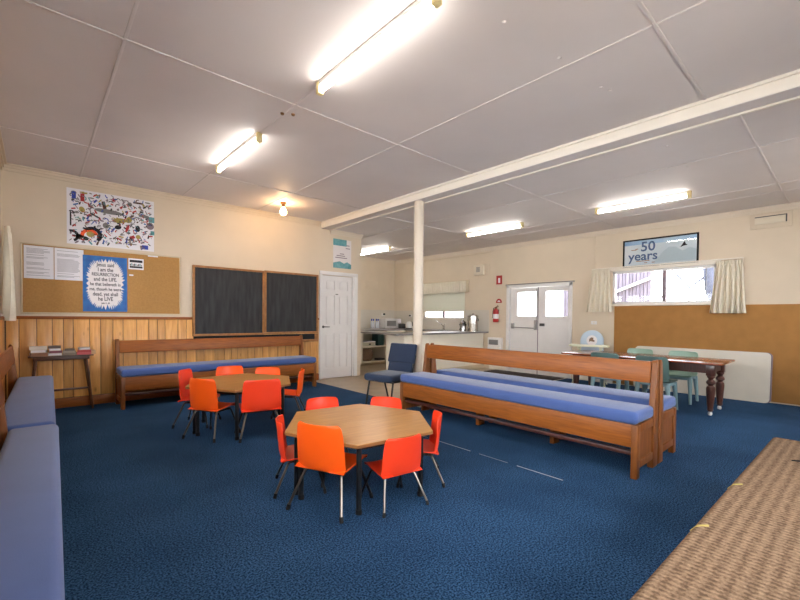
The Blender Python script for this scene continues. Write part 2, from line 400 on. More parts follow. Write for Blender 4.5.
# ------------------------------------------------------------------ doors
dr = MB()
W0, W1 = DOORX0 + 0.005, DOORX1 - 0.035
xm = (W0 + W1) / 2
dr.box(W0, W1, D + 0.048, D + 0.075, 0.002, 2.042)
ROWS = ((0.20, 0.90), (1.06, 1.66), (1.76, 1.95)); COLS = ((W0 + 0.10, xm - 0.05), (xm + 0.05, W1 - 0.10))
wall_panels(dr, W0, W1, 0.002, 2.042, [(a, c, e, f_) for a, c in COLS for e, f_ in ROWS], lambda a, b_, p_, q_: dr.box(a, b_, D + 0.03, D + 0.0485, p_, q_))
for a, c in COLS:
    for e, f_ in ROWS: dr.box(a + 0.022, c - 0.022, D + 0.034, D + 0.05, e + 0.022, f_ - 0.022, 0.008)
d1 = struct('door_1', dr, 'white')
tag(d1, 'white six panel door beside the chalkboards')
fr = MB()
for a, c, e, f_ in ((DOORX0 - 0.055, DOORX0 + 0.003, 0, 2.12), (DOORX1 - 0.005, DOORX1 + 0.085, 0, 2.12)):
    fr.box(a, c, D - 0.022, D - 0.0005, e, f_, 0.005)
fr.box(DOORX0 - 0.055, DOORX1 + 0.085, D - 0.024, D - 0.0005, 2.055, 2.125, 0.005)
fr.box(DOORX1 - 0.03, DOORX1 - 0.002, D - 0.002, D + 0.12, 0, 2.05); fr.box(DOORX0, DOORX0 + 0.003, D, D + 0.12, 0, 2.05)
fr.box(DOORX0, DOORX1, D + 0.071, D + 0.12, 2.03, 2.05)
fr.build('door_frame', 'white', d1)
h = MB(); hx = DOORX0 + 0.055
h.lathe([(0.0, 0), (0.026, 0.0), (0.026, 0.008), (0.012, 0.012), (0.012, 0.045), (0.0, 0.045)], X=Matrix.Translation((hx, D + 0.03, 1.03)) @ Matrix.Rotation(PI / 2, 4, 'X'))
h.tube([(hx, D - 0.012, 1.03), (hx + 0.04, D - 0.014, 1.03), (hx + 0.125, D - 0.010, 1.028)], [0.011, 0.010, 0.008])
h.build('door_handle', 'darkgrey', d1)
p = MB(); p.box(xm - 0.03, xm + 0.03, D + 0.022, D + 0.0295, 1.67, 1.69, 0.001); p.build('door_plate', 'grey', d1)
bk = MB(); bk.box(DOORX0 - 0.15, XC - .121, D + 0.121, D + 0.14, -0.003, 2.3); struct('light_seal_panel', bk, 'wall')  # unseen panel added behind the door to stop daylight leaking in

# double exit door in the window wall (facing -x)
dd = MB()
X0 = XB + 0.03
def leaf(mb, y0, y1, gy0, gy1, gz0, gz1):
    wall_panels(mb, y0, y1, -0.003, 1.93, [(gy0, gy1, gz0, gz1)], lambda a, b_, p_, q_: mb.box(X0, X0 + 0.045, a, b_, p_, q_))
    for a, b_, p_, q_ in ((gy0 - .0, gy1, gz0 - .02, gz0), (gy0, gy1, gz1, gz1 + .02), (gy0 - .02, gy0, gz0 - .02, gz1 + .02), (gy1, gy1 + .02, gz0 - .02, gz1 + .02)):
        mb.box(X0 - 0.008, X0, a, b_, p_, q_, 0.002)
leaf(dd, 4.672, 5.36, 4.70, 5.19, 1.29, 1.83); leaf(dd, 3.955, 4.655, 3.985, 4.49, 1.285, 1.83)
d2 = struct('door_2', dd, 'white'); tag(d2, 'pair of white exit doors with frosted upper panes')
fr = MB()
fr.box(XB - 0.02, XB + 0.1, 5.365, 5.45, 0, 1.995, 0.004); fr.box(XB - 0.02, XB + 0.1, 3.88, 3.95, 0, 1.995, 0.004); fr.box(XB - 0.02, XB + 0.1, 3.88, 5.45, 1.935, 2.0, 0.004)
fr.build('door_frame', 'white', d2)
fr = MB(); fr.box(XB - 0.03, XB - 0.001, 3.84, 5.47, 2.0, 2.022, 0.002); fr.build('drip_strip', 'grey', d2)
fr = MB(); fr.box(X0 - 0.006, X0 + 0.02, 4.658, 4.670, -0.003, 1.93, 0.002); fr.build('meeting_strip', 'mauve', d2)
for y0, y1 in ((4.70, 5.19), (3.985, 4.49)):
    g = MB(); g.box(X0 + 0.015, X0 + 0.022, y0, y1, 1.285, 1.83); g.build('pane', 'glass', d2)
fr = MB(); fr.tube([(X0 - 0.05, 5.28, 1.03), (X0 - 0.07, 5.24, 1.03), (X0 - 0.07, 4.74, 1.02), (X0 - 0.05, 4.70, 1.02)], 0.014)
fr.box(X0 - 0.06, X0 - 0.001, 5.25, 5.31, 1.0, 1.12, 0.006); fr.box(X0 - 0.06, X0 - 0.001, 4.68, 4.73, 0.98, 1.20, 0.006)
fr.tube([(X0 - 0.02, 4.69, 1.2), (X0 - 0.02, 4.69, 1.90)], 0.007)
M['bargrey'] = mat('grey_metal_bar', rgb(160, 158, 156), 0.35, metal=0.6)
fr.build('panic_bar', 'bargrey', d2)
fr = MB(); fr.box(X0 - 0.05, X0 - 0.001, 4.50, 4.60, 1.07, 1.13, 0.006); fr.build('door_lock', 'darkgrey', d2)

# windows ---------------------------------------------------------
def window_b(name, y0, y1, z0, z1, mull, label, sill=True, deep=0.06):
    mb = MB(); t = 0.045
    for a, b_, p_, q_ in ((y0, y1, z0, z0 + t), (y0, y1, z1 - t, z1), (y0, y0 + t, z0, z1), (y1 - t, y1, z0, z1)):
        mb.box(XB + 0.02, XB + 0.02 + deep, a, b_, p_, q_, 0.003)
    o = struct(name, mb, 'white'); tag(o, label)
    for y in mull:
        q = MB(); q.box(XB + 0.019, XB + 0.02 + deep, y - 0.028, y + 0.028, z0 + t, z1 - t, 0.003); q.build('mullion', 'mauve', o)
    g = MB(); g.box(XB + 0.05, XB + 0.055, y0 + t, y1 - t, z0 + t, z1 - t); g.build('pane', 'glass', o)
    if sill:
        s_ = MB()
        s_.box(XB - 0.03, XB + 0.02, y0 - 0.05, y1 + 0.05, z0 - 0.028, z0 + 0.004, 0.004)
        s_.box(XB - 0.018, XB, y0 - 0.05, y1 + 0.05, z1 + 0.0, z1 + 0.06, 0.004)
        s_.build('window_sill', 'trim', o)
    return o
w1 = window_b('window_1', 1.50, 3.11, 1.52, 2.15, [2.25], 'wide low window above the long cork board')
gb = MB()
for y in (2.02, 1.90, 1.78, 1.66): gb.box(XB + 0.088, XB + 0.098, y - 0.006, y + 0.006, 1.53, 2.14)
gb.build('window_bars', 'darkgrey', w1)
w2 = window_b('window_2', 6.72, 8.2, 1.20, 2.10, [7.46], 'kitchen sink window behind a roller blind', sill=False)
mb = MB(); t = 0.045
for a, b_, p_, q_ in ((4.3, 6.42, 1.22, 1.22 + t), (4.3, 6.42, 2.18 - t, 2.18), (4.3, 4.3 + t, 1.22, 2.18), (6.42 - t, 6.42, 1.22, 2.18), (5.34, 5.38, 1.22, 2.18)):
    mb.box(XL - 0.08, XL - 0.02, a, b_, p_, q_, 0.003)
w3 = struct('window_3', mb, 'white'); tag(w3, 'window on the wall over the left hand pews')
g = MB(); g.box(XL - 0.055, XL - 0.05, 4.345, 6.375, 1.265, 2.135); g.build('pane', 'glass', w3)
g = MB(); g.box(XL - 0.02, XL + 0.03, 4.25, 6.47, 1.205, 1.23, 0.004); g.build('window_sill', 'trim', w3)

mb = MB()  # unseen window added to let fill daylight onto the foreground
for a, b_, p_, q_ in ((-1.0, 3.4, 1.22, 1.22 + t), (-1.0, 3.4, 2.18 - t, 2.18), (-1.0, -1.0 + t, 1.22, 2.18), (3.4 - t, 3.4, 1.22, 2.18), (1.18, 1.22, 1.22, 2.18)):
    mb.box(XL - 0.08, XL - 0.02, a, b_, p_, q_, 0.003)
w4 = struct('fill_window_4', mb, 'white'); tag(w4, 'unseen window added on the left wall beside the viewer for fill daylight')
g = MB(); g.box(XL - 0.055, XL - 0.05, -0.955, 3.355, 1.265, 2.135); g.build('pane', 'glass', w4)
for n_, (xa, xb) in (('fill_window_5', (0.6, 3.6)), ('fill_window_6', (4.8, 7.2))):  # unseen windows added behind the camera to light the chair backs
    mb = MB()
    for a, b_, p_, q_ in ((xa, xb, 1.0, 1.05), (xa, xb, 2.15, 2.2), (xa, xa + .05, 1.0, 2.2), (xb - .05, xb, 1.0, 2.2), ((xa + xb) / 2 - .025, (xa + xb) / 2 + .025, 1.0, 2.2)):
        mb.box(a, b_, YF - .12, YF - .06, p_, q_, 0.003)
    wo = struct(n_, mb, 'white'); tag(wo, 'unseen window added behind the viewer for fill daylight')
    g = MB(); g.box(xa + .05, xb - .05, YF - .09, YF - .085, 1.05, 2.15); g.build('pane', 'glass', wo)
# ------------------------------------------------------------------ outside
g = MB(); g.box(-6, 16, -8, YF - 0.25, -0.4, -0.1); struct('ground', g, 'ground')
g = MB(); g.box(XB + 0.25, 16, -4, 12, -0.4, -0.1); struct('ground', g, 'ground')
g = MB(); g.box(-6, XL - 0.25, -4, 12, -0.4, -0.1); struct('ground', g, 'ground')
t = thing('paling_fence', 'timber paling fence, darkened against bright daylight, seen through the wide window', 'fence', (10.6, 2.9, -0.1))
f = MB(); y = 3.15
while y < 5.2:
    f.box(10.6, 10.62, y, y + 0.066, -0.1, 2.55 + 0.03 * random.random(), m=0); y += 0.078
f.build('palings', 'fence', t, world=True)
f = MB(); f.box(10.64, 10.66, 3.15, 5.2, 1.95, 2.05); f.box(10.64, 10.66, 3.15, 5.2, 0.4, 0.5); f.box(10.621, 10.639, 3.15, 5.2, -0.1, 2.45); f.build('rails_gap_backing', 'darkgrey', t, world=True)  # two rails, plus a dark sheet added to paint shaded gaps
f = MB(); f.tube([(10.56, 2.95, 2.27), (10.56, 4.9, 1.52)], 0.035); f.build('brace_rail', 'seam', t, world=True)
t = thing('gum_tree', 'grey barked tree trunk outside at the right of the wide window', 'tree', (10.4, 1.95, -0.1))
f = MB(); f.tube([(10.4, 1.75, -0.1), (10.4, 1.86, 1.4), (10.42, 1.99, 1.9), (10.45, 2.07, 2.6), (10.5, 2.1, 3.4)], [0.11, 0.09, 0.11, 0.10, 0.08], 14); f.build('trunk', 'trunk', t, world=True)
f = MB(); f.tube([(10.43, 2.04, 2.2), (10.4, 2.35, 1.92), (10.38, 2.62, 2.25), (10.4, 2.8, 2.5)], [0.03, 0.02, 0.018, 0.01], 8); f.build('branch', 'trunk', t, world=True)
t = thing('shrub', 'dark leafy shrub outside at the middle of the wide window', 'shrub', (10.2, 2.72, -0.1))
f = MB(); f.tube([(10.2, 2.72, -0.1), (10.2, 2.74, 1.0), (10.2, 2.8, 2.0)], [0.03, 0.025, 0.01], 8); f.build('stem', 'trunk', t, world=True)
f = MB()
for i in range(90):
    zz = 0.6 + 1.35 * random.random(); a = random.random() * 6.28; r = 0.05 + 0.10 * random.random()
    X = Matrix.Translation((10.2 + r * math.cos(a), 2.76 + r * math.sin(a), zz)) @ Matrix.Rotation(a, 4, 'Z') @ Matrix.Rotation(random.random() * 2, 4, 'Y')
    f.prism([(0, 0), (0.03, 0.02), (0.075, 0), (0.03, -0.02)], -0.001, 0.001, X=X)
M['leaf'] = mat('dull_green_leaves', rgb(42, 54, 50), 0.7, var=0.1)
f.build('foliage', 'leaf', t, world=True)

# ------------------------------------------------------------------ pole
t = thing('support_post', 'round cream steel post under the ceiling beam', 'post', (4.235, 4.325, 0))
p = MB(); p.lathe([(0.0, 0.0), (0.070, 0.0), (0.070, 2.944), (0.0, 2.944)], 28); p.build('pipe', 'post', t)
p = MB(); p.lathe([(0.071, 0.0), (0.10, 0.0), (0.10, 0.008), (0.071, 0.012)], 28); p.build('base_flange', 'trim', t)

# ------------------------------------------------------------------ pews
def cushion(mb, x0, x1, y0, y1, z0, z1):
    mb.box(x0, x1, y0, y1, z0, z1, 0.035, seg=4)
def make_pew(label, L, dep, loc, rz, mids, cush=None, arm=True):
    t = thing('pew', label, 'pew', loc, rz, None)
    k = dep / 0.5
    def P(y): return y * k
    for i, x in enumerate((0.0, L - 0.045)):
        e = MB()
        e.box(x, x + 0.045, P(0.0), P(0.07), 0, 0.418, 0.004)
        X = Matrix(((0, 0, 1, x), (1, 0, 0, 0), (0, 1, 0, 0), (0, 0, 0, 1)))
        e.prism([(P(.385), 0), (P(.498), 0), (P(.498), .30), (P(.49), .875), (P(.478), .892), (P(.462), .892), (P(.448), .872), (P(.385), .42)], 0.0, 0.045, X=X, bev=0.004)
        e.box(x + 0.003, x + 0.042, P(.07), P(.386), .355, .418, 0.003); e.box(x + 0.003, x + 0.042, P(.07), P(.386), .075, .135, 0.003)
        e.box(x + 0.014, x + 0.030, P(.07), P(.386), .135, .355)
        e.build('end_panel', 'oakdark', t)
    s = MB(); s.box(0.046, L - 0.046, P(.012), P(.036), .238, .417, 0.003); s.build('front_rail', 'oak', t)
    s = MB(); s.box(0.046, L - 0.046, P(.037), P(.383), .398, .417, 0.002); s.build('seat_board', 'oak', t)
    X = Matrix.Translation((0, P(.433), .70)) @ Matrix.Rotation(-0.12, 4, 'X')
    s = MB(); s.box(0.047, L - 0.047, -0.014, 0.010, 0.0, .172, 0.004, X=X); s.build('back_rail', 'oak', t)
    s = MB(); s.box(0.046, L - 0.046, P(.05), P(.105), .165, .196, 0.004); s.build('stretcher', 'mahogdark', t)
    for x in mids:
        s = MB(); s.box(x, x + 0.045, P(.36), P(.47), 0, .397, 0.003)
        s.build('middle_leg', 'oak', t)
    for x0, x1 in (cush or [(0.0, L)]):
        s = MB(); s.box(x0 + 0.002, x1 - 0.002, P(-.012), P(.40), .419, .522, 0.034, seg=4); s.build('seat_cushion', 'fabric', t)
    return t
make_pew('long pew facing the orange chairs, one of the back-to-back pair', 2.73, 0.5, (3.435, 3.82, 0), -PI / 2, (0.92, 1.83))
make_pew('long pew facing the turned-leg dining table, behind the other pew', 2.73, 0.5, (4.465, 1.09, 0), PI / 2, (0.88, 1.73))
make_pew('long pew against the pine panelling under the chalkboards', 2.86, 0.57, (0.82, 6.29, 0), 0, (0.95, 1.9))
make_pew('far blue cushioned pew on the left wall by the book table', 2.72, 0.375, (0.090, 3.53, 0), PI / 2 - 0.02, (0.9, 1.9))
make_pew('near blue cushioned pew in the left foreground', 3.62, 0.295, (0.006, -0.13, 0), PI / 2 - 0.027, (1.2, 2.4))

# ------------------------------------------------------------------ kids tables (two trapezoid halves each)
def trapezoid_table(label, loc, rz):
    t = thing('trapezoid_table', label, 'table', loc, rz, None)
    A, Bh, Hh = 0.565, 0.292, 0.515
    poly = [(-A, -0.001), (-Bh, -Hh), (Bh, -Hh), (A, -0.001)]
    s = MB(); s.prism(poly, 0.438, 0.4555); s.build('edge_band', 'edge', t)
    s = MB(); s.prism(poly, 0.4557, 0.460); s.build('tabletop', 'laminate', t)
    s = MB(); q = [(-A + .10, -0.045), (-Bh + .05, -Hh + .07), (Bh - .05, -Hh + .07), (A - .10, -0.045)]
    for a, b_ in zip(q, q[1:] + q[:1]):
        s.tube([(a[0], a[1], .418), (b_[0], b_[1], .418)], 0.015, 8)
    s.build('apron_frame', 'black', t)
    for x, y in q:
        s = MB(); s.lathe([(0.0, 0.012), (0.017, 0.012), (0.017, 0.437), (0.0, 0.437)], 14, at=(x, y, 0)); l = s.build('leg', 'black', t)
        s = MB(); s.lathe([(0.0, 0.0), (0.0195, 0.0), (0.0195, 0.03), (0.0, 0.03)], 14, at=(x, y, 0)); s.build('leg_cap', 'rubber', l)
    return t
NC, FC = (1.80, 2.455, 0), (1.71, 4.54, 0)
nr, fr_ = math.radians(-7.5), math.radians(3)
a = trapezoid_table('near half of the closer hexagonal wooden children table', NC, nr)
dup(a, NC, nr + PI, 'far half of the closer hexagonal wooden children table')
a2 = dup(a, FC, fr_, 'front half of the farther hexagonal table beside the wall pew')
a3 = dup(a, FC, fr_ + PI, 'rear half of the farther hexagonal table beside the wall pew')
for o in (a2, a3): o.scale = (1.03, 1.03, 1.11)

# ------------------------------------------------------------------ kids chairs (face +y)
def make_kid_chair(label, loc, rz, s=1.0, colour='orange'):
    t = thing('child_chair', label, 'chair', loc, rz, 'small plastic chairs around the hexagonal tables')
    prof = [(.150, .214, .26), (.143, .228, .28), (.12, .236, .292), (.06, .232, .30), (.0, .227, .305), (-.06, .222, .306), (-.105, .218, .304), (-.130, .219, .302),
            (-.146, .232, .302), (-.153, .265, .302), (-.158, .31, .300), (-.163, .36, .296), (-.168, .41, .290), (-.173, .445, .280), (-.175, .462, .266), (-.176, .472, .235)]
    n = len(prof) - 1
    def f(u, v):
        q = v * n; i = min(int(q), n - 1); w_ = q - i
        y, z, wd = (prof[i][j] * (1 - w_) + prof[i + 1][j] * w_ for j in range(3))
        x = (u - 0.5) * wd; e = (2 * u - 1) ** 2; e4 = e * e
        if v > 0.5: y += 0.042 * e                 # back wraps forward
        z += (0.010 * e4 if v < 0.45 else 0)
        return (x, y, z)
    m = MB(); m.sheet(f, 14, 42, th=0.007); m.build('seat_shell', colour, t, ang=60)
    fr = MB()
    for sx in (-1, 1):
        fr.tube([(sx * .105, .085, .212), (sx * .105, -.085, .208)], 0.009, 8)
    fr.tube([(-.105, .04, .209), (.105, .04, .209)], 0.009, 8); fr.tube([(-.105, -.06, .207), (.105, -.06, .207)], 0.009, 8)
    fr.build('seat_frame', 'black', t)
    for sx in (-1, 1):
        for sy, mt in ((1, 'black'), (-1, 'chrome')):
            l = MB(); yb = .145 if sy > 0 else -.17; yt = .088 if sy > 0 else -.088
            l.tube([(sx * .105, yt - sy * .03, .208), (sx * .112, yt, .202), (sx * .118, yt + sy * .008, .185), (sx * .165, yb, 0.02)], 0.0078, 10)
            lo = l.build('leg', mt, t)
            l = MB(); l.tube([(sx * .163, yb - sy * .003, 0.028), (sx * .168, yb + sy * .002, 0.0)], 0.0102, 10); l.build('foot_cap', 'rubber', lo)
    t.scale = (s, s, s)
    return t
def facing(ang): return math.radians(ang) - PI / 2       # heading angle (deg, x axis = 0) to z rotation
k0 = make_kid_chair('larger bright orange chair in front of the closer table, back to viewer', (1.465, 2.29, 0), facing(24), 1.2, 'orange')
kr = dup(k0, (1.785, 2.05, 0), facing(81), 'red-orange chair nearest the viewer at the front right of the closer table'); recolour(kr, 'seat_shell', 'redorange'); kr.scale = (1, 1, 1)
def kid(x, y, ang, label, red=True, s=1.0):
    o = dup(kr if red else k0, (x, y, 0), facing(ang), label); o.scale = (s, s, s) if not isinstance(s, tuple) else s; return o
kid(2.185, 2.22, 140, 'red-orange chair at the right end of the closer table, seen edge on', s=1.06)
kid(2.30, 2.80, 213, 'red-orange chair behind the closer table next to the blue pew', s=1.04)
kid(1.91, 3.10, 252, 'red-orange chair behind the closer table towards the far table', s=1.04)
kid(1.445, 2.67, -27, 'red-orange chair at the left end of the closer table, seen edge on', s=1.06)
kid(1.36, 4.38, 30, 'orange chair at the front left of the farther table, back to viewer', False, (1.15, 1.15, 1.30))
kid(1.73, 4.10, 76, 'wide red chair at the front of the farther table, back to viewer', True, (1.28, 1.2, 1.27))
kid(1.38, 4.95, -38, 'red-orange chair at the far left of the farther table', True, (1.15, 1.15, 1.30))
kid(1.90, 5.42, 256, 'orange chair behind the farther table, nearer the book table', False, 1.18)
kid(2.23, 5.12, 232, 'orange chair behind the farther table, nearer the white door', False, 1.15)
kid(2.34, 4.69, 147, 'orange chair at the right of the farther table, seen edge on', False, (1.15, 1.15, 1.2))

# ------------------------------------------------------------------ navy upholstered chair
t = thing('upholstered_chair', 'navy upholstered stacking chair standing beside the post and pew end', 'chair', (3.70, 4.33, 0), math.radians(-79))
BL = t
def make_blue(t):
    s = MB(); s.box(-.235, .235, -.29, .23, .375, .482, 0.045, seg=5); s.build('seat', 'navy', t)
    X = Matrix.Translation((0, .25, .60)) @ Matrix.Rotation(-0.27, 4, 'X')
    s = MB(); s.box(-.225, .225, -.03, .03, 0.0, .30, 0.026, seg=4, X=X); s.build('backrest', 'navy', t)
    X = Matrix.Translation((0, .225, .455)) @ Matrix.Rotation(-0.16, 4, 'X')
    s = MB(); s.box(-.20, .20, -.012, .02, 0.0, .165, 0.008, X=X); s.build('lower_back', 'navy', t)
    s = MB(); s.box(-.20, .20, -.20, .20, .36, .3745, 0.004); s.build('seat_frame', 'black', t)
    for sx in (-1, 1):
        s = MB(); s.tube([(sx * .20, -.19, .37), (sx * .205, -.26, 0.0)], 0.0125); s.build('leg', 'black', t)
        s = MB(); s.tube([(sx * .20, .12, .37), (sx * .205, .25, 0.0)], 0.0125); s.build('leg', 'black', t)
        s = MB(); s.tube([(sx * .19, .15, .40), (sx * .21, .235, .46), (sx * .21, .31, .72)], 0.011); s.build('back_upright', 'black', t)
make_blue(t); t.scale = (1.04, 1, .955)

# ------------------------------------------------------------------ wall A: boards and papers
def frame_a(mb, x0, x1, z0, z1, w_, th, yb=D):
    for a, b_, p_, q_ in ((x0, x1, z0, z0 + w_), (x0, x1, z1 - w_, z1), (x0, x0 + w_, z0 + w_, z1 - w_), (x1 - w_, x1, z0 + w_, z1 - w_)):
        mb.box(a, b_, yb - th, yb - 0.0005, p_, q_, 0.003)
t = thing('pin_board', 'tan pin board with a pale frame above the book table', 'pin board', (0.77, D - 0.036, 1.235))
b = MB(); b.box(-0.12, 1.66, D - 0.012, D - 0.0005, 1.25, 2.11); b.build('board', 'cork', t, world=True)
b = MB(); frame_a(b, -0.135, 1.675, 1.232, 2.126, 0.02, 0.02); b.build('frame', 'cabin', t, world=True)
def sheet_a(name, label, cat, x0, x1, z0, z1, y, m, group=None):
    t = thing(name, label, cat, ((x0 + x1) / 2, y, z0), 0, group)
    b = MB(); b.box(x0, x1, y - 0.0015, y, z0, z1); b.build('sheet', m, t, world=True)
    return t
for i, (x0, x1, lab) in enumerate(((-0.103, 0.182, 'typed white notice on the pin board, the left of two'), (0.19, 0.488, 'typed white notice on the pin board, touching the blue poster'))):
    t = sheet_a('notice', lab, 'notice', x0, x1, 1.68, 2.093, D - 0.0125, 'paper', 'typed notices on the pin board')
    b = MB(); z = 2.06
    while z > 1.71:
        ww = random.choice((0.9, 0.95, 0.7, 0.86)); 
        if random.random() > 0.16: b.box(x0 + 0.025, x0 + 0.025 + (x1 - x0 - 0.05) * ww, D - 0.0146, D - 0.0141, z - 0.005, z)
        z -= 0.0135
    b.build('print', 'paperink', t, world=True)
px0, px1, pz0, pz1 = 0.478, 0.978, 1.272, 2.034
t = sheet_a('poster', 'blue and white scripture poster on the pin board', 'poster', px0, px1, pz0, pz1, D - 0.0155, 'posterblue')
b = MB(); cx, cz = (px0 + px1) / 2, (pz0 + pz1) / 2
pts = []
for i in range(120):
    a = 2 * PI * i / 120; r = (1.0 if i % 2 == 0 else 0.90 - 0.07 * random.random()) * (0.94 + 0.08 * random.random())
    ex = abs(math.cos(a)) ** 0.72 * math.copysign(1, math.cos(a)); ez = abs(math.sin(a)) ** 0.72 * math.copysign(1, math.sin(a))
    pts.append((0.222 * r * ex, 0.355 * r * ez))
b.prism(pts, 0, 0.0006, X=on_a(cx, D - 0.0171, cz)); b.build('burst', 'posterwhite', t, world=True)
text('lettering', [('Jesus said', 0, .262, .072), ('I am the', 0, .194, .074), ('RESURRECTION', 0, .128, .060), ('and the LIFE.', 0, .062, .070), ('he that believeth in', 0, -.006, .062),
                   ('me, though he were', 0, -.074, .061), ('dead, yet shall', 0, -.142, .070), ('he LIVE', 0, -.208, .076), ('John 11. 25', 0, -.265, .028)], .08, 'ink', t, (cx, D - 0.0185, cz), ROT_A, offset=0.0012, xscale=0.72)
t = sheet_a('photo_card', 'small photo postcard pinned right of the blue poster', 'card', 0.995, 1.182, 1.884, 2.04, D - 0.0125, 'paper')
b = MB(); b.box(1.01, 1.167, D - 0.0148, D - 0.0141, 1.985, 2.02, m=0); b.box(1.01, 1.167, D - 0.0148, D - 0.0141, 1.905, 1.93, m=0)
for i in range(9): b.box(1.012 + i * .017, 1.024 + i * .017, D - 0.0148, D - 0.0141, 1.934, 1.955 + .024 * random.random(), m=i % 3)
b.build('picture', ['ink', 'teal', 'grey'], t, world=True)
for x, z, wd, lab in ((1.30, 2.098, .13, 'white tape strip at the top of the pin board'), (1.03, 1.80, .05, 'short white tape strip below the photo postcard')):
    b = MB(); b.box(x - wd / 2, x + wd / 2, D - 0.0138, D - 0.0125, z - .009, z + .009)
    tag(b.build('paper_strip', 'paper'), lab, 'paper strip', 'paper strips on the pin board')
# collage banner
cols = dict(k='ink', g='grey', r='red', b='capblue', y='yellow', o='orange', t='teal', p='mauve', n='leaf', w='dark_wood', l='posterblue')
x0, x1, z0, z1 = 0.315, 1.315, 2.165, 2.90
t = sheet_a('picture_banner', 'white banner covered in small colourful drawings above the pin board', 'banner', x0, x1, z0, z1, D - 0.006, 'paper')
b = MB(); keys = list(cols)
def shape(kind, u, v, su, sv, c_, rot=0.0):
    m = keys.index(c_); X = on_a(x0 + u * (x1 - x0), D - 0.0083, z1 - v * (z1 - z0)) @ Matrix.Rotation(rot, 4, 'Z')
    if kind == 'r': b.prism([(-su, -sv), (su, -sv), (su, sv), (-su, sv)], 0, .0006, m=m, X=X)
    elif kind == 'e': b.prism([(su * math.cos(a_ * PI / 9), sv * math.sin(a_ * PI / 9)) for a_ in range(18)], 0, .0006, m=m, X=X)
    elif kind == 's': b.prism([((su if i % 2 == 0 else su * .45) * math.sin(i * PI / 5), (su if i % 2 == 0 else su * .45) * math.cos(i * PI / 5)) for i in range(10)], 0, .0006, m=m, X=X)
    elif kind == 'a':
        n_ = 12; o_ = [(su * math.cos(PI * i / n_), su * math.sin(PI * i / n_)) for i in range(n_ + 1)]; q_ = [(x_ * .6, y_ * .6) for x_, y_ in o_[::-1]]
        b.prism(o_ + q_, 0, .0006, m=m, X=X)
rnd = random.Random(3)
for (kd, u, v, su, sv, c_, r_) in [('r', .075, .12, .022, .052, 'b', 0), ('r', .165, .14, .022, .052, 'r', 0), ('e', .45, .33, .16, .032, 'g', -.05), ('s', .51, .1, .035, .03, 'r', 0),
    ('r', .04, .55, .008, .09, 'k', 0), ('a', .05, .85, .08, .08, 'k', -1.2), ('e', .13, .86, .04, .035, 'w', 0), ('a', .24, .83, .10, .1, 'o', .3), ('e', .25, .79, .045, .04, 'y', 0), ('e', .2, .88, .03, .025, 'n', 0), ('a', .27, .80, .11, .06, 'k', -.9),
    ('e', .58, .47, .08, .035, 'y', .1), ('e', .69, .43, .035, .05, 'y', -.5), ('e', .67, .60, .018, .06, 'r', -.3), ('r', .87, .32, .06, .02, 'g', -.1), ('r', .97, .37, .035, .04, 't', 0), ('e', .95, .5, .05, .05, 'p', 0),
    ('e', .795, .58, .03, .045, 'k', 0), ('r', .885, .93, .04, .03, 'b', 0), ('r', .73, .76, .03, .022, 'r', .5), ('e', .80, .74, .03, .03, 'y', 0), ('e', .42, .6, .035, .04, 'g', .4), ('e', .56, .6, .04, .03, 'k', .3), ('r', .98, .63, .025, .03, 't', 0),
    ('r', .30, .44, .06, .01, 'n', -.5), ('r', .40, .22, .02, .05, 'w', .2), ('e', .16, .36, .03, .04, 'y', .4), ('r', .80, .08, .06, .012, 'w', 0), ('e', .70, .13, .028, .03, 'g', 0)]:
    b = MB(); shape(kd, u, v, su, sv, c_, r_); b.build('drawing', [cols[k] for k in keys], t, world=True)
b = MB()
for i in range(430):
    u, v = rnd.uniform(.03, .97), rnd.uniform(.04, .96)
    shape(rnd.choice('rrea'), u, v, rnd.uniform(.008, .032), rnd.uniform(.004, .011), rnd.choice('kkgggppptrrbnwyl'), rnd.uniform(-1.5, 1.5))
o = b.build('small_drawings', [cols[k] for k in keys], t, world=True); o['kind'] = 'stuff'
# small teal poster over the door
t = sheet_a('poster', 'small teal and white poster above the six panel door', 'poster', 4.42, 4.855, 2.21, 2.79, D - 0.0005, 'posterwhite')
b = MB(); b.box(4.42, 4.74, D - 0.0035, D - 0.0021, 2.66, 2.79); b.build('sky_print', 'teal', t, world=True)
b = MB(); b.prism([(-.217, -.29), (.217, -.29), (.217, -.20), (.12, -.155), (.04, -.19), (-.06, -.15), (-.217, -.19)], 0, .0006, m=0, X=on_a(4.638, D - .0022, 2.50))
b.build('artwork', 'teal', t, world=True)
for x_, z_, wd in ((4.60, 2.46, .10), (4.63, 2.50, .05), (4.77, 2.68, .04), (4.77, 2.62, .05), (4.61, 2.42, .14)): 
    b = MB(); b.box(x_ - wd, x_ + wd, D - 0.0037, D - 0.0021, z_ - .008, z_ + .008); b.build('print_line', 'mauve', t, world=True)
# chalkboards
for x0, x1, z0, z1, lab in ((1.828, 2.985, 0.905, 2.02, 'dusty framed chalkboard nearer the pin board'), (2.988, 4.055, 0.915, 2.03, 'framed chalkboard next to the white door')):
    t = thing('chalkboard', lab, 'chalkboard', ((x0 + x1) / 2, D - 0.036, z0), 0, 'pair of chalkboards')
    b = MB(); b.box(x0 + .02, x1 - .02, D - 0.05, D - 0.0362, z0 + .02, z1 - .02); b.build('slate', 'slate', t, world=True)
    b = MB(); frame_a(b, x0, x1, z0, z1, 0.034, 0.03, D - 0.036); b.build('frame', 'frame', t, world=True)
t = thing('chalk_ledge', 'low timber ledge with gap shade painted dark under the chalkboards', 'ledge', (2.95, D - 0.036, 0.74))
b = MB(); b.box(1.85, 4.04, D - 0.05, D - 0.0192, 0.80, 0.902); b.build('gap_shade_panel', 'rubber', t, world=True)  # flat black panel painted in for the shade of a gap
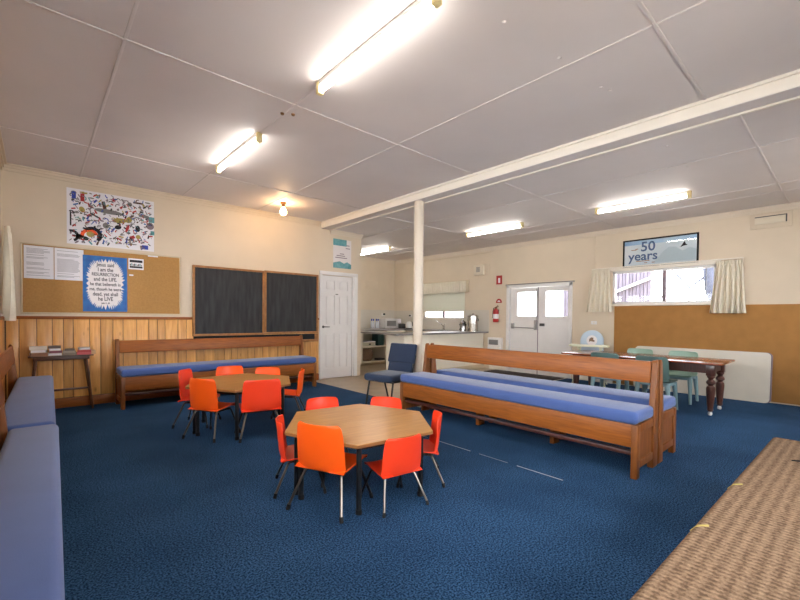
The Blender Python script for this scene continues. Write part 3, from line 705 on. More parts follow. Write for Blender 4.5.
b = MB(); b.box(1.84, 4.06, D - 0.062, D - 0.0192, 0.752, 0.797, 0.004); b.box(3.985, 4.06, D - 0.055, D - 0.0362, 0.798, 0.904, 0.003); b.build('ledge_board', 'frame', t, world=True)

# ------------------------------------------------------------------ book table and books
t = thing('console_table', 'narrow dark timber table holding old books below the pin board', 'table', (0.245, 6.76, 0))
b = MB(); b.box(-.315, .325, -.105, .115, .692, .708, 0.004); b.build('tabletop', 'dark_wood', t)
b = MB(); b.box(-.27, .28, -.09, .095, .650, .691, 0.003); b.build('apron', 'dark_wood', t)
for sx in (-1, 1):
    for y in (-.075, .075):
        b = MB(); b.tube([(sx * .245, y, .66), (sx * .315, y * 1.25, 0.0)], [.019, .012], 8); b.build('leg', 'dark_wood', t)
b = MB(); b.box(-.275, .275, -.012, .012, .25, .275, 0.003); b.build('stretcher', 'dark_wood', t)
BK = {}
def bookmat(r, g, b_):
    k = (r, g, b_)
    if k not in BK: BK[k] = mat('book_cover', rgb(r, g, b_), 0.6)
    return BK[k]
def book(x, z, w_, d_, h, colr, label, rot=0.0, spine=True):
    t = thing('book', label, 'book', (x, 6.745, z), rot, 'old books on the narrow table')
    b = MB(); b.box(-w_ / 2, w_ / 2, -d_ / 2, d_ / 2, 0, 0.004); b.box(-w_ / 2, w_ / 2, -d_ / 2, d_ / 2, h - 0.004, h); b.box(-w_ / 2, w_ / 2, -d_ / 2, -d_ / 2 + .004, 0.004, h - .004) if spine else b.box(-w_ / 2, w_ / 2, d_ / 2 - .004, d_ / 2, 0.004, h - .004)
    b.build('cover', bookmat(*colr), t)
    b = MB(); b.box(-w_ / 2 + .005, w_ / 2 - .005, -d_ / 2 + .0045, d_ / 2 - .0045, 0.0042, h - .0042); b.build('pages', 'paper', t)
    return h
stacks = [(0.03, [(.165, .032, (140, 100, 72), 'thick tan book at the bottom of the leftmost stack'), (.15, .03, (196, 176, 140), 'cream book in the middle of the leftmost stack'), (.165, .03, (214, 208, 198), 'white book on top of the leftmost stack')]),
          (0.185, [(.135, .026, (170, 158, 140), 'pale book at the bottom of the second stack from left'), (.12, .022, (120, 66, 80), 'maroon book second from bottom in the second stack'), (.115, .022, (206, 196, 178), 'ivory book third from bottom in the second stack'), (.125, .022, (88, 74, 68), 'brown book on top of the second stack from left')]),
          (0.325, [(.14, .022, (128, 112, 96), 'grey brown book at the bottom of the lowest stack'), (.13, .02, (150, 140, 124), 'faded grey book in the middle of the lowest stack'), (.10, .016, (104, 92, 78), 'thin dull book on top of the lowest stack')]),
          (0.475, [(.15, .024, (196, 92, 96), 'pink red book at the bottom of the rightmost stack'), (.14, .022, (170, 62, 60), 'dull red book in the middle of the rightmost stack'), (.12, .024, (176, 168, 160), 'pale grey book on top of the rightmost stack')])]
for x, bs in stacks:
    z = 0.7085
    for w_, h, c_, lab in bs:
        h *= 1.3
        z += book(x + random.uniform(-.006, .006), z, w_, .14, h, c_, lab, random.uniform(-.1, .1), 'ivory' not in lab and 'cream' not in lab and 'pale' not in lab) + 0.0004
z = 0.7085; book(0.562, 0.7085, .055, .12, .05, (196, 158, 112), 'small upright tan book at the right end of the book table', 0.05)

# ------------------------------------------------------------------ window wall: cork board, picture, curtains ...
t = thing('cork_board', 'very long brown cork board covering the wall under the window', 'pin board', (XB, 0.9, 0.02))
b = MB(); b.box(XB - 0.014, XB - 0.0005, YF + 0.01, 3.055, 0.02, 1.485, 0.002); b.build('board', 'cork2', t, world=True)
for i, (y, z) in enumerate(((2.55, 1.40), (2.68, 1.33))):
    pass
t = thing('framed_picture', 'wide black framed anniversary picture above the window', 'picture', (XB, 2.33, 2.205))
b = MB(); b.box(XB - 0.018, XB - 0.004, 1.775, 2.895, 2.225, 2.675); 
M['artsky'] = mat('misty_blue_print', rgb(222, 228, 228), 0.25, scale=1.6, c2=rgb(192, 210, 220))
b.build('print', 'artsky', t, world=True)
b = MB(); 
for a, c_, p_, q_ in ((1.75, 2.92, 2.203, 2.228), (1.75, 2.92, 2.675, 2.70), (1.75, 1.775, 2.203, 2.70), (2.895, 2.92, 2.203, 2.70)): b.box(XB - 0.03, XB - 0.0005, a, c_, p_, q_, 0.003)
b.build('frame', 'rubber', t, world=True)
b = MB(); b.prism([(-.1, -.20), (.56, -.20), (.56, -.02), (.46, .02), (.36, -.03), (.26, .05), (.16, .06), (.08, 0), (.0, -.1)], 0, .0006, X=on_b(XB - 0.0182, 2.335, 2.45)); 
M['mist'] = mat('mist_blue', rgb(180, 198, 204), 0.4)
b.build('hills', 'mist', t, world=True)
b = MB(); b.box(XB - 0.0188, XB - 0.0182, 1.776, 2.894, 2.60, 2.674); M['skyband'] = mat('sky_band', rgb(120, 168, 206), 0.4, c2=rgb(170, 200, 220), scale=3); b.build('sky_band', 'skyband', t, world=True)
M['navyink'] = mat('blue_grey_ink', rgb(52, 84, 128), 0.5)
for ln in (('50', -.17, .10, .24), ('years', -.25, -.065, .225)): text('lettering', [ln], .2, 'navyink', t, (XB - 0.0195, 2.335, 2.45), ROT_B, offset=0.004)
b = MB()
for u, v, wd in ((-.40, .06, .09), (-.35, .075, .05), (-.25, -.15, .22), (-.20, -.185, .05), (-.08, -.185, .05)): b.prism([(u - wd / 2, v - .006), (u + wd / 2, v - .006), (u + wd / 2, v + .006), (u - wd / 2, v + .006)], 0, .0006, X=on_b(XB - 0.0196, 2.335, 2.45))
b.build('small_print', 'frame', t, world=True)
b = MB(); b.prism([(-.05, -.04), (.0, -.02), (.06, -.01), (.03, .02), (.02, .06), (-.005, .03), (-.02, .0)], 0, .0006, X=on_b(XB - 0.0196, 2.335 - .37, 2.52)); b.build('bird', 'ink', t, world=True)
b = MB(); b.box(XB - 0.0215, XB - 0.020, 1.776, 2.894, 2.229, 2.674); b.build('glazing', 'glass', t, world=True)

def curtain(label, y0t, y1t, y0b, y1b, z0, z1, x, nf, group, face=-1, a0=0.018):
    t = thing('curtain', label, 'curtain', (x, (y0t + y1t) / 2, z0), 0, group)
    def f(u, v):
        ya = y0t + (y0b - y0t) * (1 - v) ** 0.8; yb = y1t + (y1b - y1t) * (1 - v) ** 0.8
        amp = a0 + 0.026 * (1 - v)
        yy = ya + (yb - ya) * u + 0.006 * math.sin(9 * u + 3 * v)
        return (x + face * (0.03 + amp * math.sin(2 * PI * nf * u + 0.5 * math.sin(3 * v)) + 0.010 * (1 - v)), yy, z0 + (z1 - 0.05 - z0) * v)
    m = MB(); m.sheet(f, nf * 10, 16, th=0.004); m.build('cloth', 'curtain', t, ang=80, world=True)
    def h_(u, v):
        yy = y0t + (y1t - y0t) * u
        return (x + face * (0.032 + (a0 - 0.008) * math.sin(2 * PI * nf * 1.6 * u)), yy, z1 - 0.052 + 0.072 * v)
    m = MB(); m.sheet(h_, nf * 12, 3, th=0.005); m.build('heading_tape', 'curtain', t, ang=80, world=True)
    return t
curtain('short pleated cream curtain at the door side of the wide window', 3.14, 3.475, 3.085, 3.56, 1.372, 2.19, XB - 0.03, 5, 'curtains of the wide window')
curtain('short pleated cream curtain at the cork board side of the wide window', 1.17, 1.50, 1.115, 1.57, 1.352, 2.165, XB - 0.03, 6, 'curtains of the wide window')
t = thing('curtain_rail', 'white curtain rail across the top of the wide window', 'rail', (XB, 2.3, 2.165))
b = MB(); b.box(XB - 0.052, XB - 0.032, 1.16, 3.48, 2.205, 2.225, 0.003); b.build('rail', 'trim', t, world=True)
for y in (1.18, 2.3, 3.46):
    b = MB(); b.box(XB - 0.0318, XB - 0.0005, y - .01, y + .01, 2.19, 2.20 - .0005); b.box(XB - .05, XB - .0322, y - .008, y + .008, 2.192, 2.2045); b.build('bracket', 'trim', t, world=True)
c3 = curtain('long cream curtain hanging at the edge of the left window', 6.50, 6.72, 6.48, 6.74, 1.15, 2.22, XL + 0.035, 3, None, face=1, a0=0.03)

t = thing('wall_vent', 'cream louvre vent high on the wall near the ceiling', 'vent', (XB, 0.865, 2.63))
b = MB(); b.box(XB - 0.018, XB - 0.0005, 0.63, 1.10, 2.635, 2.86, 0.004); b.build('plate', 'wall', t, world=True)
b = MB(); b.box(XB - 0.045, XB - 0.0185, 0.70, 1.045, 2.70, 2.80, 0.006); b.build('hood', 'cream', t, world=True)
b = MB(); b.box(XB - 0.046, XB - 0.019, 0.70, 1.045, 2.802, 2.812); b.box(XB - 0.05, XB - 0.019, 0.685, 0.698, 2.70, 2.812); b.build('slot', 'darkgrey', t, world=True)
t = thing('wall_switch', 'small white switch plate below the left curtain', 'switch', (XB, 3.435, 1.13))
b = MB(); b.box(XB - 0.012, XB - 0.0005, 3.38, 3.49, 1.13, 1.195, 0.003); b.build('plate', 'white', t, world=True)
b = MB(); b.box(XB - 0.018, XB - 0.0125, 3.42, 3.45, 1.15, 1.175, 0.002); b.build('rocker', 'cream', t, world=True)
t = thing('extractor_fan', 'square cream ventilator box on the wall over the kitchen counter', 'fan', (XB, 6.17, 2.28))
b = MB(); b.box(XB - 0.015, XB - 0.0005, 5.96, 6.4, 2.28, 2.57, 0.003); b.build('plate', 'wall', t, world=True)
b = MB(); b.box(XB - 0.08, XB - 0.0155, 6.08, 6.38, 2.30, 2.55, 0.01); b.build('housing', 'cream', t, world=True)
b = MB(); 
for i in range(5): b.box(XB - 0.086, XB - 0.0805, 6.18, 6.29, 2.37 + i * .026, 2.385 + i * .026)
b.build('grille', 'grey', t, world=True)
# fire things
t = thing('fire_sign', 'red rectangular fire sign with white symbol left of the exit doors', 'sign', (XB, 5.66, 2.04))
b = MB(); b.box(XB - 0.006, XB - 0.0005, 5.585, 5.745, 2.04, 2.25); b.build('plate', 'red', t, world=True)
b = MB(); b.box(XB - 0.0075, XB - 0.0062, 5.635, 5.69, 2.075, 2.19, 0.0); b.build('symbol', 'paper', t, world=True)
t = thing('extinguisher_sign', 'red arched sign directly above the fire extinguisher', 'sign', (XB, 5.665, 1.60))
b = MB(); b.prism([(.085 * math.cos(PI * i / 14), .10 * math.sin(PI * i / 14)) for i in range(15)], 0, .004, X=on_b(XB - 0.0008, 5.665, 1.60)); b.build('plate', 'red', t, world=True)
b = MB(); b.prism([(.04 * math.cos(PI * i / 10), .025 + .035 * math.sin(PI * i / 10)) for i in range(11)], 0, .001, X=on_b(XB - 0.005, 5.665, 1.60)); b.build('symbol', 'paper', t, world=True)
t = thing('fire_extinguisher', 'red fire extinguisher hanging beside the exit doors', 'fire extinguisher', (XB - 0.085, 5.69, 1.14))
b = MB(); b.lathe([(0, 0), (.06, .0), (.067, .012), (.067, .26), (.055, .295), (.03, .315), (.02, .325), (0, .325)], 22); b.build('cylinder', 'red', t)
b = MB(); b.lathe([(.0682, .08), (.0682, .19)], 22); b.build('label_band', 'posterwhite', t)
b = MB(); b.box(-.015, .015, -.02, .02, .325, .36, .003); b.tube([(0, -.02, .35), (0, -.07, .375)], .008); b.tube([(0, .0, .36), (0, -.06, .40)], .006); b.build('valve_lever', 'brick', t)
b = MB(); b.tube([(0, .02, .34), (0, .06, .33), (-.005, .078, .25), (-.01, .080, .10)], .009, 8); b.build('hose', 'rubber', t)
b = MB(); b.box(.066, .0855, -.03, .03, .20, .30, .002); b.build('wall_bracket', 'darkgrey', t)
t = thing('wall_heater', 'low cream wall heater between counter and exit doors', 'heater', (XB - .06, 5.71, 0.3))
b = MB(); b.box(XB - 0.11, XB - 0.0005, 5.535, 5.90, 0.28, 0.77, 0.01); b.build('body', 'white', t, world=True)
b = MB(); b.box(XB - 0.116, XB - 0.1105, 5.60, 5.86, 0.60, 0.72, 0.002); b.build('grille', 'grey', t, world=True)

# ------------------------------------------------------------------ white folded table against cork
t = thing('folding_table', 'white rounded trestle tabletop leaning on its edge against the cork board', 'table', (XB - 0.10, 1.72, 0))
XT = Matrix.Translation((XB - 0.138, 0, 0.0045)) @ Matrix.Rotation(math.radians(6), 4, 'Y')
def rr(y0, y1, z0, z1, r):
    p = []
    for cy_, cz_, a0 in ((y1 - r, z1 - r, 0), (y0 + r, z1 - r, 90), (y0 + r, z0 + r, 180), (y1 - r, z0 + r, 270)):
        p += [(cy_ + r * math.cos(math.radians(a0 + k * 15)), cz_ + r * math.sin(math.radians(a0 + k * 15))) for k in range(7)]
    return p
Xs = Matrix(((0, 0, 1, 0), (1, 0, 0, 0), (0, 1, 0, 0), (0, 0, 0, 1)))
b = MB(); b.prism(rr(.815, 2.66, 0, .755, .06), 0, .022, X=XT @ Xs); b.build('tabletop', 'tabletop_white', t, world=True)
b = MB(); b.prism(rr(.795, 2.64, 0.001, .757, .06), 0.0225, .036, X=XT @ Xs); b.build('edge_trim', 'mauve', t, world=True)

# ------------------------------------------------------------------ dining table with turned legs
DT = (6.79, 2.11, 0)
t = thing('dining_table', 'long red-brown dining table with turned legs on white castors', 'table', DT)
b = MB(); b.box(-.42, .46, -1.02, 1.06, .642, .668, 0.006); b.build('tabletop', 'mahog', t)
b = MB(); 
for sx in (-1, 1): b.box(sx * .30 - .012, sx * .30 + .012, -.86, .86, .53, .641)
for y in (-.89, .87): b.box(-.24, .24, y - .012, y + .012, .53, .641)
b.build('apron', 'mahogdark', t)
for sx in (-1, 1):
    for y in (-.89, .87):
        b = MB(); b.box(sx * .275 - .047, sx * .275 + .047, y - .047, y + .047, .50, .6415, .004)
        b.lathe([(.0, .498), (.04, .498), (.047, .485), (.03, .465), (.028, .455), (.05, .43), (.052, .405), (.03, .385), (.03, .375), (.046, .36), (.05, .33), (.047, .27), (.036, .12), (.03, .09), (.036, .075), (.028, .06), (.02, .05), (.0, .05)], 20, at=(sx * .275, y, 0))
        l = b.build('leg', 'mahogdark', t)
        b = MB(); b.lathe([(0, .0), (.019, .004), (.025, .02), (.025, .032), (.018, .046), (0, .048)], 14, at=(sx * .275, y, 0)); b.build('castor', 'white', l)

t.scale = (1, 1, 1.035)

# ------------------------------------------------------------------ green plastic chairs (face +y)
def make_green(label, loc, rz, shell, legm):
    t = thing('plastic_chair', label, 'chair', loc, rz, 'green plastic chairs at the dining table')
    prof = [(.20, .385, .40), (.19, .405, .42), (.10, .40, .43), (.0, .392, .43), (-.10, .392, .42), (-.165, .405, .41), (-.195, .44, .40), (-.21, .50, .395), (-.23, .60, .40), (-.25, .70, .395), (-.258, .735, .37), (-.26, .748, .32)]
    n = len(prof) - 1
    def f(u, v):
        q = v * n; i = min(int(q), n - 1); w_ = q - i
        y, z, wd = (prof[i][j] * (1 - w_) + prof[i + 1][j] * w_ for j in range(3))
        e = (2 * u - 1) ** 2
        if v > .5: y += .035 * e
        else: z += .012 * e * e
        return ((u - .5) * wd, y, z)
    m = MB(); m.sheet(f, 14, 36, th=.007); m.build('seat_shell', shell, t, ang=60)
    m = MB(); m.box(-.19, .19, -.17, .17, .345, .388, .012); m.build('seat_skirt', legm, t)
    for sx in (-1, 1):
        for sy in (-1, 1):
            m = MB(); m.tube([(sx * .175, sy * .15, .386), (sx * .185, sy * .17, .25), (sx * .20, sy * .20, 0.0)], [.034, .028, .018], 8); m.build('leg', legm, t)
    return t
g0 = make_green('green chair tinted as shaded on the pew side of the dining table, nearest the camera side', (6.36, 1.80, 0), facing(0), 'greenshaded', 'bluegrey')
dup(g0, (6.40, 2.42, 0), facing(0), 'green chair tinted as shaded on the pew side of the dining table, nearer the exit doors')
g1 = dup(g0, (7.32, 1.77, 0), facing(180), 'green chair tinted as lit beyond the dining table, nearer the white trestle tabletop end'); recolour(g1, 'seat_shell', 'greenlit')
dup(g1, (7.32, 2.38, 0), facing(180), 'green chair tinted as lit beyond the dining table, nearer the high chair')

# ------------------------------------------------------------------ high chair
t = thing('high_chair', 'baby high chair with pale blue back and cream tray by the window wall', 'high chair', (7.70, 3.27, 0), math.radians(-72))
def hb(u, v):
    a = (u - .5) * 2.2; w_ = .19 * (1 - max(0, v - .55) ** 2 * 2.4)
    return (w_ * math.sin(a) / math.sin(1.1), .19 - .16 * (math.cos(a) - .45) * -1 - .16 * .55, .56 + .46 * v)
m = MB()
def arch(w0, z0, z1, n=14):
    p = [(-w0, z0)] + [(w0 * math.cos(PI - PI * i / n), z1 - w0 + w0 * math.sin(PI * i / n)) for i in range(n + 1)] + [(w0, z0)]
    return p
Xhc = Matrix.Translation((0, .20, 0)) @ Matrix.Rotation(-0.12, 4, 'X') @ Matrix(((1, 0, 0, 0), (0, 0, 1, 0), (0, 1, 0, 0), (0, 0, 0, 1)))
m.prism(arch(.205, .50, 1.03), 0, .05, X=Xhc, bev=.012); m.box(-.18, .18, -.14, .19, .47, .52, .015); m.build('seat_pad', 'highblue', t)
m = MB(); m.prism([(.095 * math.cos(i * PI / 8), .83 + .10 * math.sin(i * PI / 8)) for i in range(16)], -.004, -.0005, X=Xhc); m.build('cushion_motif_panel', 'posterwhite', t)
m = MB(); m.prism([(-.05, .80), (-.02, .815), (.045, .80), (.05, .83), (.02, .85), (.03, .88), (-.01, .89), (-.045, .86)], -.006, -.0045, X=Xhc); m.build('motif', 'basket', t)
m = MB(); m.prism([(-.30, -.36), (.30, -.36), (.33, -.33), (.33, -.08), (.30, -.02), (.19, .0), (.17, -.10), (-.17, -.10), (-.19, 0), (-.30, -.02), (-.33, -.08), (-.33, -.33)], .735, .765, bev=.006); m.build('tray', 'traycream', t)
for sx in (-1, 1):
    m = MB(); m.tube([(sx * .16, -.02, .72), (sx * .20, -.08, .50), (sx * .27, -.28, 0.0)], .014); m.build('leg', 'traycream', t)
    m = MB(); m.tube([(sx * .16, .14, .50), (sx * .19, .17, .46), (sx * .27, .30, 0.0)], .014); m.build('leg', 'traycream', t)
    m = MB(); m.box(sx * .19 - .012, sx * .19 + .012, -.16, .16, .66, .72, .006); m.build('armrest', 'traycream', t)

# ------------------------------------------------------------------ door mat
b = MB(); b.box(7.72, 8.2, 4.0, 5.7, -0.0035, 0.008, 0.002)
tag(b.build('doormat', 'mat'), 'dark rectangular doormat in front of the exit doors', 'doormat')

# ------------------------------------------------------------------ kitchen
t = thing('kitchen_worktop', 'continuous grey laminate worktop around the kitchen', 'worktop', (6.8, 7.0, 0.87))
b = MB(); b.prism([(5.30, 6.06), (XB - .002, 6.06), (XB - .002, YK - .002), (5.13, YK - .002), (5.13, 8.45), (5.42, 8.45)], .872, .905, bev=0.003)
b.bm.clear()
b.prism([(5.26, 5.97), (XB - .002, 5.95), (XB - .002, 6.70), (5.90, 6.70), (5.90, 8.25), (7.62, 8.25), (7.62, 6.70), (XB - .002, 6.70), (XB - .002, YK - .002), (5.13, YK - .002), (5.13, 8.25), (5.40, 8.25), (5.40, 6.70)], .872, .905)
b.build('slab', 'counter', t, world=True)
t = thing('peninsula_cabinet', 'white panelled counter facing the hall below the worktop', 'cabinet', (6.9, 6.4, 0))
b = MB(); b.box(5.63, XB - .003, 6.10, 6.12, .10, .871); b.box(5.60, 5.63, 6.10, 6.68, .10, .871); b.box(5.68, XB - .02, 6.66, 6.68, .1, .871); b.build('body', 'cab', t, world=True)
b = MB(); b.box(5.66, XB - .003, 6.14, 6.65, 0, .098); b.box(5.63, XB - .003, 6.085, 6.099, 0.0, .10); b.build('plinth', 'cabin', t, world=True)
t = thing('sink_cabinet', 'white base cabinet below the sink window', 'cabinet', (7.9, 7.5, 0))
b = MB(); b.box(7.66, XB - .003, 6.72, 8.24, .10, .871); b.box(7.72, XB - .003, 6.72, 8.24, 0, .10); b.build('body', 'cab', t, world=True)
t = thing('sink', 'steel sink set in the worktop under the window', 'sink', (7.95, 7.45, .8))
b = MB(); b.box(7.69, 8.19, 7.0, 7.95, .9055, .910, .002); b.build('rim', 'steel', t, world=True)
b = MB(); b.box(7.74, 8.10, 7.3, 7.75, .9105, .912); b.build('bowl', 'grey', t, world=True)
t = thing('mixer_tap', 'chrome swan neck tap behind the sink', 'tap', (8.02, 7.22, .911))
b = MB(); b.lathe([(0, 0), (.03, 0), (.026, .02), (.022, .09), (.016, .11), (0, .11)], 14); b.build('body', 'steel', t)
b = MB(); b.tube([(0, 0, .09), (-.05, .03, .15), (-.17, .12, .24)], .010); b.build('spout', 'steel', t)
b = MB(); b.tube([(0, 0, .11), (.0, -.05, .16)], .007); b.build('lever', 'steel', t)
# open shelf cupboard, facing -y
t = thing('open_shelf_cupboard', 'open fronted kitchen shelf unit holding a basket and boxes', 'cabinet', (6.5, 8.6, 0))
YS = 8.28
b = MB(); b.box(6.05, 6.17, YS, 9.3, .06, .871); b.box(6.96, 7.64, YS, 9.3, .06, .871); b.box(6.17, 6.96, 9.0, 9.02, .06, .871); b.box(6.17, 6.96, YS, 9.0, .06, .09); b.build('carcass', 'cab', t, world=True)
b = MB(); b.box(6.171, 6.959, YS + .02, 8.995, .445, .475); b.build('shelf', 'cab', t, world=True)
b = MB(); b.box(6.05, 7.64, YS + .06, 9.2, 0, .058); b.build('plinth', 'cabin', t, world=True)
t = thing('basket', 'round brown wicker basket on the bottom kitchen shelf', 'basket', (6.43, 8.52, .0905))
b = MB(); b.lathe([(0, 0), (.15, 0), (.19, .06), (.205, .15), (.195, .23), (.17, .29), (.16, .30), (.15, .29), (.17, .22), (.18, .1), (0, .02)], 28); b.build('woven_body', 'basket', t)
b = MB(); b.tube([(.165 * math.cos(i * PI / 12), .165 * math.sin(i * PI / 12), .295) for i in range(25)], .012, 8); b.build('rim', 'basket', t)
t = thing('storage_tub', 'dark teal plastic tub on the upper kitchen shelf', 'tub', (6.84, 8.50, .4755))
b = MB(); b.box(-.11, .11, -.12, .14, 0, .28, .012); b.build('body', 'tealbox', t)
b = MB(); b.box(-.114, .114, -.125, .145, .2805, .305, .008); b.build('lid', 'tealbox', t)
t = thing('carton', 'flat pale carton on the upper kitchen shelf beside the tub', 'box', (6.42, 8.48, .4755))
b = MB(); b.box(-.21, .21, -.13, .17, 0, .10, .004); b.build('base', 'palegreen', t)
b = MB(); b.box(-.213, .213, -.133, .173, .1003, .125, .004); b.build('lid', 'paper', t)
b = MB(); b.box(-.01, .06, -.136, -.1335, .03, .07); b.build('sticker', 'darkgrey', t)
t = thing('dust_pan', 'dark pan lying at the right of the bottom kitchen shelf', 'pan', (6.83, 8.42, .0905))
b = MB(); b.prism([(-.12, -.08), (.10, -.10), (.10, .10), (-.12, .08)], 0, .05, bev=.01); b.build('tray', 'darkgrey', t)
b = MB(); b.tube([(-.12, 0, .03), (-.16, 0, .06)], .012); b.build('handle', 'darkgrey', t)
# splashback tiles
b = MB(); z = .906
b.box(5.13, XB - .012, YK - .008, YK - .0005, .906, 1.44); struct('trim_13', b, 'tile')
b = MB(); wall_panels(b, 5.94, YK - .009, .906, 1.43, [(6.70, 8.22, 1.19, 1.43)], lambda a, c_, p_, q_: b.box(XB - .009, XB - .0005, a, c_, p_, q_)); struct('trim_14', b, 'tile')
# microwave
t = thing('microwave_oven', 'white microwave oven on the rear kitchen worktop', 'microwave', (7.83, 9.2, .906))
b = MB(); b.box(-.31, .32, -.17, .22, .008, .285, .01); b.build('body', 'white', t)
b = MB(); b.box(-.29, .14, -.182, -.1705, .03, .265, .004); b.build('door', 'white', t)
b = MB(); b.box(-.25, .10, -.185, -.1825, .07, .22, .002); b.build('door_window', 'grey', t)
b = MB(); b.box(.165, .30, -.178, -.1705, .03, .265, .003); b.build('control_panel', 'paper', t)
b = MB()
for i in range(4):
    for j in range(2): b.box(.185 + j * .05, .22 + j * .05, -.1795, -.1782, .05 + i * .03, .068 + i * .03)
b.build('buttons', 'grey', t)
for x in (-.27, .27):
    b = MB(); b.box(x - .02, x + .02, -.12, .18, 0, .0078); b.build('foot', 'rubber', t)
t = thing('kettle', 'white electric kettle in the kitchen corner right of the microwave', 'kettle', (8.02, 8.55, .906))
b = MB(); b.lathe([(0, .02), (.085, .02), (.09, .05), (.075, .17), (.06, .2), (0, .21)], 20); b.build('body', 'white', t)
b = MB(); b.lathe([(0, 0), (.095, 0), (.09, .0195), (0, .0195)], 20); b.build('base', 'rubber', t)
b = MB(); b.tube([(.06, 0, .19), (.13, 0, .18), (.135, 0, .08), (.088, 0, .05)], .012); b.build('handle', 'rubber', t)
t = thing('toaster', 'small dark toaster between the microwave and the kettle', 'toaster', (8.02, 8.86, .906))
b = MB(); b.box(-.09, .09, -.07, .07, .0, .14, .02); b.build('body', 'darkgrey', t)
b = MB(); b.box(-.06, .06, -.015, .015, .1405, .143); b.build('slot', 'rubber', t)
for i, x in enumerate((7.20, 7.285, 7.37, 7.455)):
    lab = ['leftmost clear bottle with blue cap by the kitchen tiles', 'second clear bottle with blue cap from the left by the kitchen tiles', 'third clear bottle with blue cap from the left by the kitchen tiles', 'clear bottle with blue cap closest to the microwave'][i]
    if i == 0:
        t0_ = t = thing('bottle', lab, 'bottle', (x, 9.25, .906), 0, 'bottles with blue caps on the worktop')
        b = MB(); b.lathe([(0, 0), (.03, 0), (.032, .01), (.032, .16), (.014, .2), (.014, .215), (0, .215)], 16); b.build('body', 'clear', t)
        b = MB(); b.lathe([(0, .2155), (.02, .2155), (.02, .27), (0, .275)], 14); b.build('cap', 'capblue', t)
    else: dup(t0_, (x, 9.25 + .02 * (i % 2), .906), 0.0, lab)
t = thing('power_plug', 'black plug in a wall socket above the microwave', 'plug', (7.80, YK - .009, 1.27))
b = MB(); b.box(7.72, 7.84, YK - .02, YK - .0085, 1.27, 1.35, .003); b.build('socket_plate', 'white', t, world=True)
b = MB(); b.box(7.775, 7.825, YK - .07, YK - .0205, 1.29, 1.345, .008); b.build('plug', 'rubber', t, world=True)
t = thing('power_point', 'black plug in a socket on the tiled window wall near the kitchen corner', 'plug', (XB - .009, 8.72, 1.25))
b = MB(); b.box(XB - .02, XB - .0095, 8.66, 8.78, 1.24, 1.32, .003); b.build('socket_plate', 'white', t, world=True)
b = MB(); b.box(XB - .06, XB - .0205, 8.70, 8.74, 1.26, 1.305, .006); b.build('plug', 'rubber', t, world=True)
# urns
def urn(label, loc, r, h):
    t = thing('hot_water_urn', label, 'urn', loc)
    b = MB(); b.lathe([(0, .0), (r, .0), (r, .02), (r * .97, .03), (r * .97, h), (r, h + .005), (r, h + .02), (0, h + .02)], 26); b.build('body', 'steel', t)
    b = MB(); b.lathe([(0, h + .0205), (r * .95, h + .0205), (r * .7, h + .045), (0, h + .05)], 26); b.lathe([(0, h + .05), (.02, h + .05), (.025, h + .075), (0, h + .08)], 14); b.build('lid', 'steel', t)
    for s_ in (-1, 1):
        b = MB(); b.tube([(0, s_ * r * .97, h * .85), (0, s_ * (r + .03), h * .85), (0, s_ * (r + .03), h * .72), (0, s_ * r * .97, h * .72)], .008); b.build('handle', 'rubber', t)
    b = MB(); b.tube([(-r * .95, 0, .06), (-r - .04, 0, .06), (-r - .045, 0, .03)], .010); b.build('spigot', 'rubber', t)
    b = MB(); b.box(-.04, .04, -.05, .05, -.02 + .02, .001); b.bm.free()
    return t
urn('tall stainless steel hot water urn at the end of the worktop', (8.0, 6.24, .906), .135, .36)
urn('shorter steel urn standing at the left of the tall urn', (7.86, 6.44, .906), .075, .20)
# valance and blind
t = thing('window_valance', 'gathered cream valance over the kitchen sink window', 'valance', (XB, 7.4, 1.88))
def vf(u, v):
    return (XB - .10 - .012 * 2.2 * math.sin(2 * PI * 22 * u + math.sin(31 * u)) * (1.1 - v), 6.60 + 1.65 * u, 1.885 + .29 * v + (.006 * math.sin(2 * PI * 26 * u + 1) if v == 0 else 0))
m = MB(); m.sheet(vf, 260, 5, th=.004); m.build('gathered_cloth', 'curtain', t, ang=80, world=True)
m = MB(); m.box(XB - .11, XB - .0005, 6.57, 8.27, 2.18, 2.20, .002); m.box(XB - .105, XB - .0005, 6.57, 6.59, 1.9, 2.18, .002); m.box(XB - .105, XB - .0005, 8.25, 8.27, 1.9, 2.18, .002); m.build('pelmet_box', 'cabin', t, world=True)
t = thing('roller_blind', 'pale roller blind half drawn over the kitchen window', 'blind', (XB, 7.46, 1.40))
m = MB(); m.box(XB - .018, XB - .014, 6.69, 8.23, 1.42, 2.12); m.build('blind_cloth', 'blind', t, world=True)
m = MB(); m.box(XB - .024, XB - .010, 6.69, 8.23, 1.395, 1.42, .003); m.build('bottom_bar', 'cream', t, world=True)
m = MB(); m.tube([(XB - .02, 7.46, 1.395), (XB - .03, 7.46, 1.36)], .004); m.tube([(XB - .03, 7.44, 1.44), (XB - .03, 7.46, 1.42), (XB - .03, 7.48, 1.44)], .005); m.build('pull_cord', 'grey', t, world=True)
t = thing('access_panel', 'flush cream hatch on the kitchen end wall', 'hatch', (7.35, YK, 2.05))
m = MB(); m.box(7.13, 7.58, YK - .012, YK, 2.06, 2.28, .003); m.build('panel', 'wall', t, world=True)

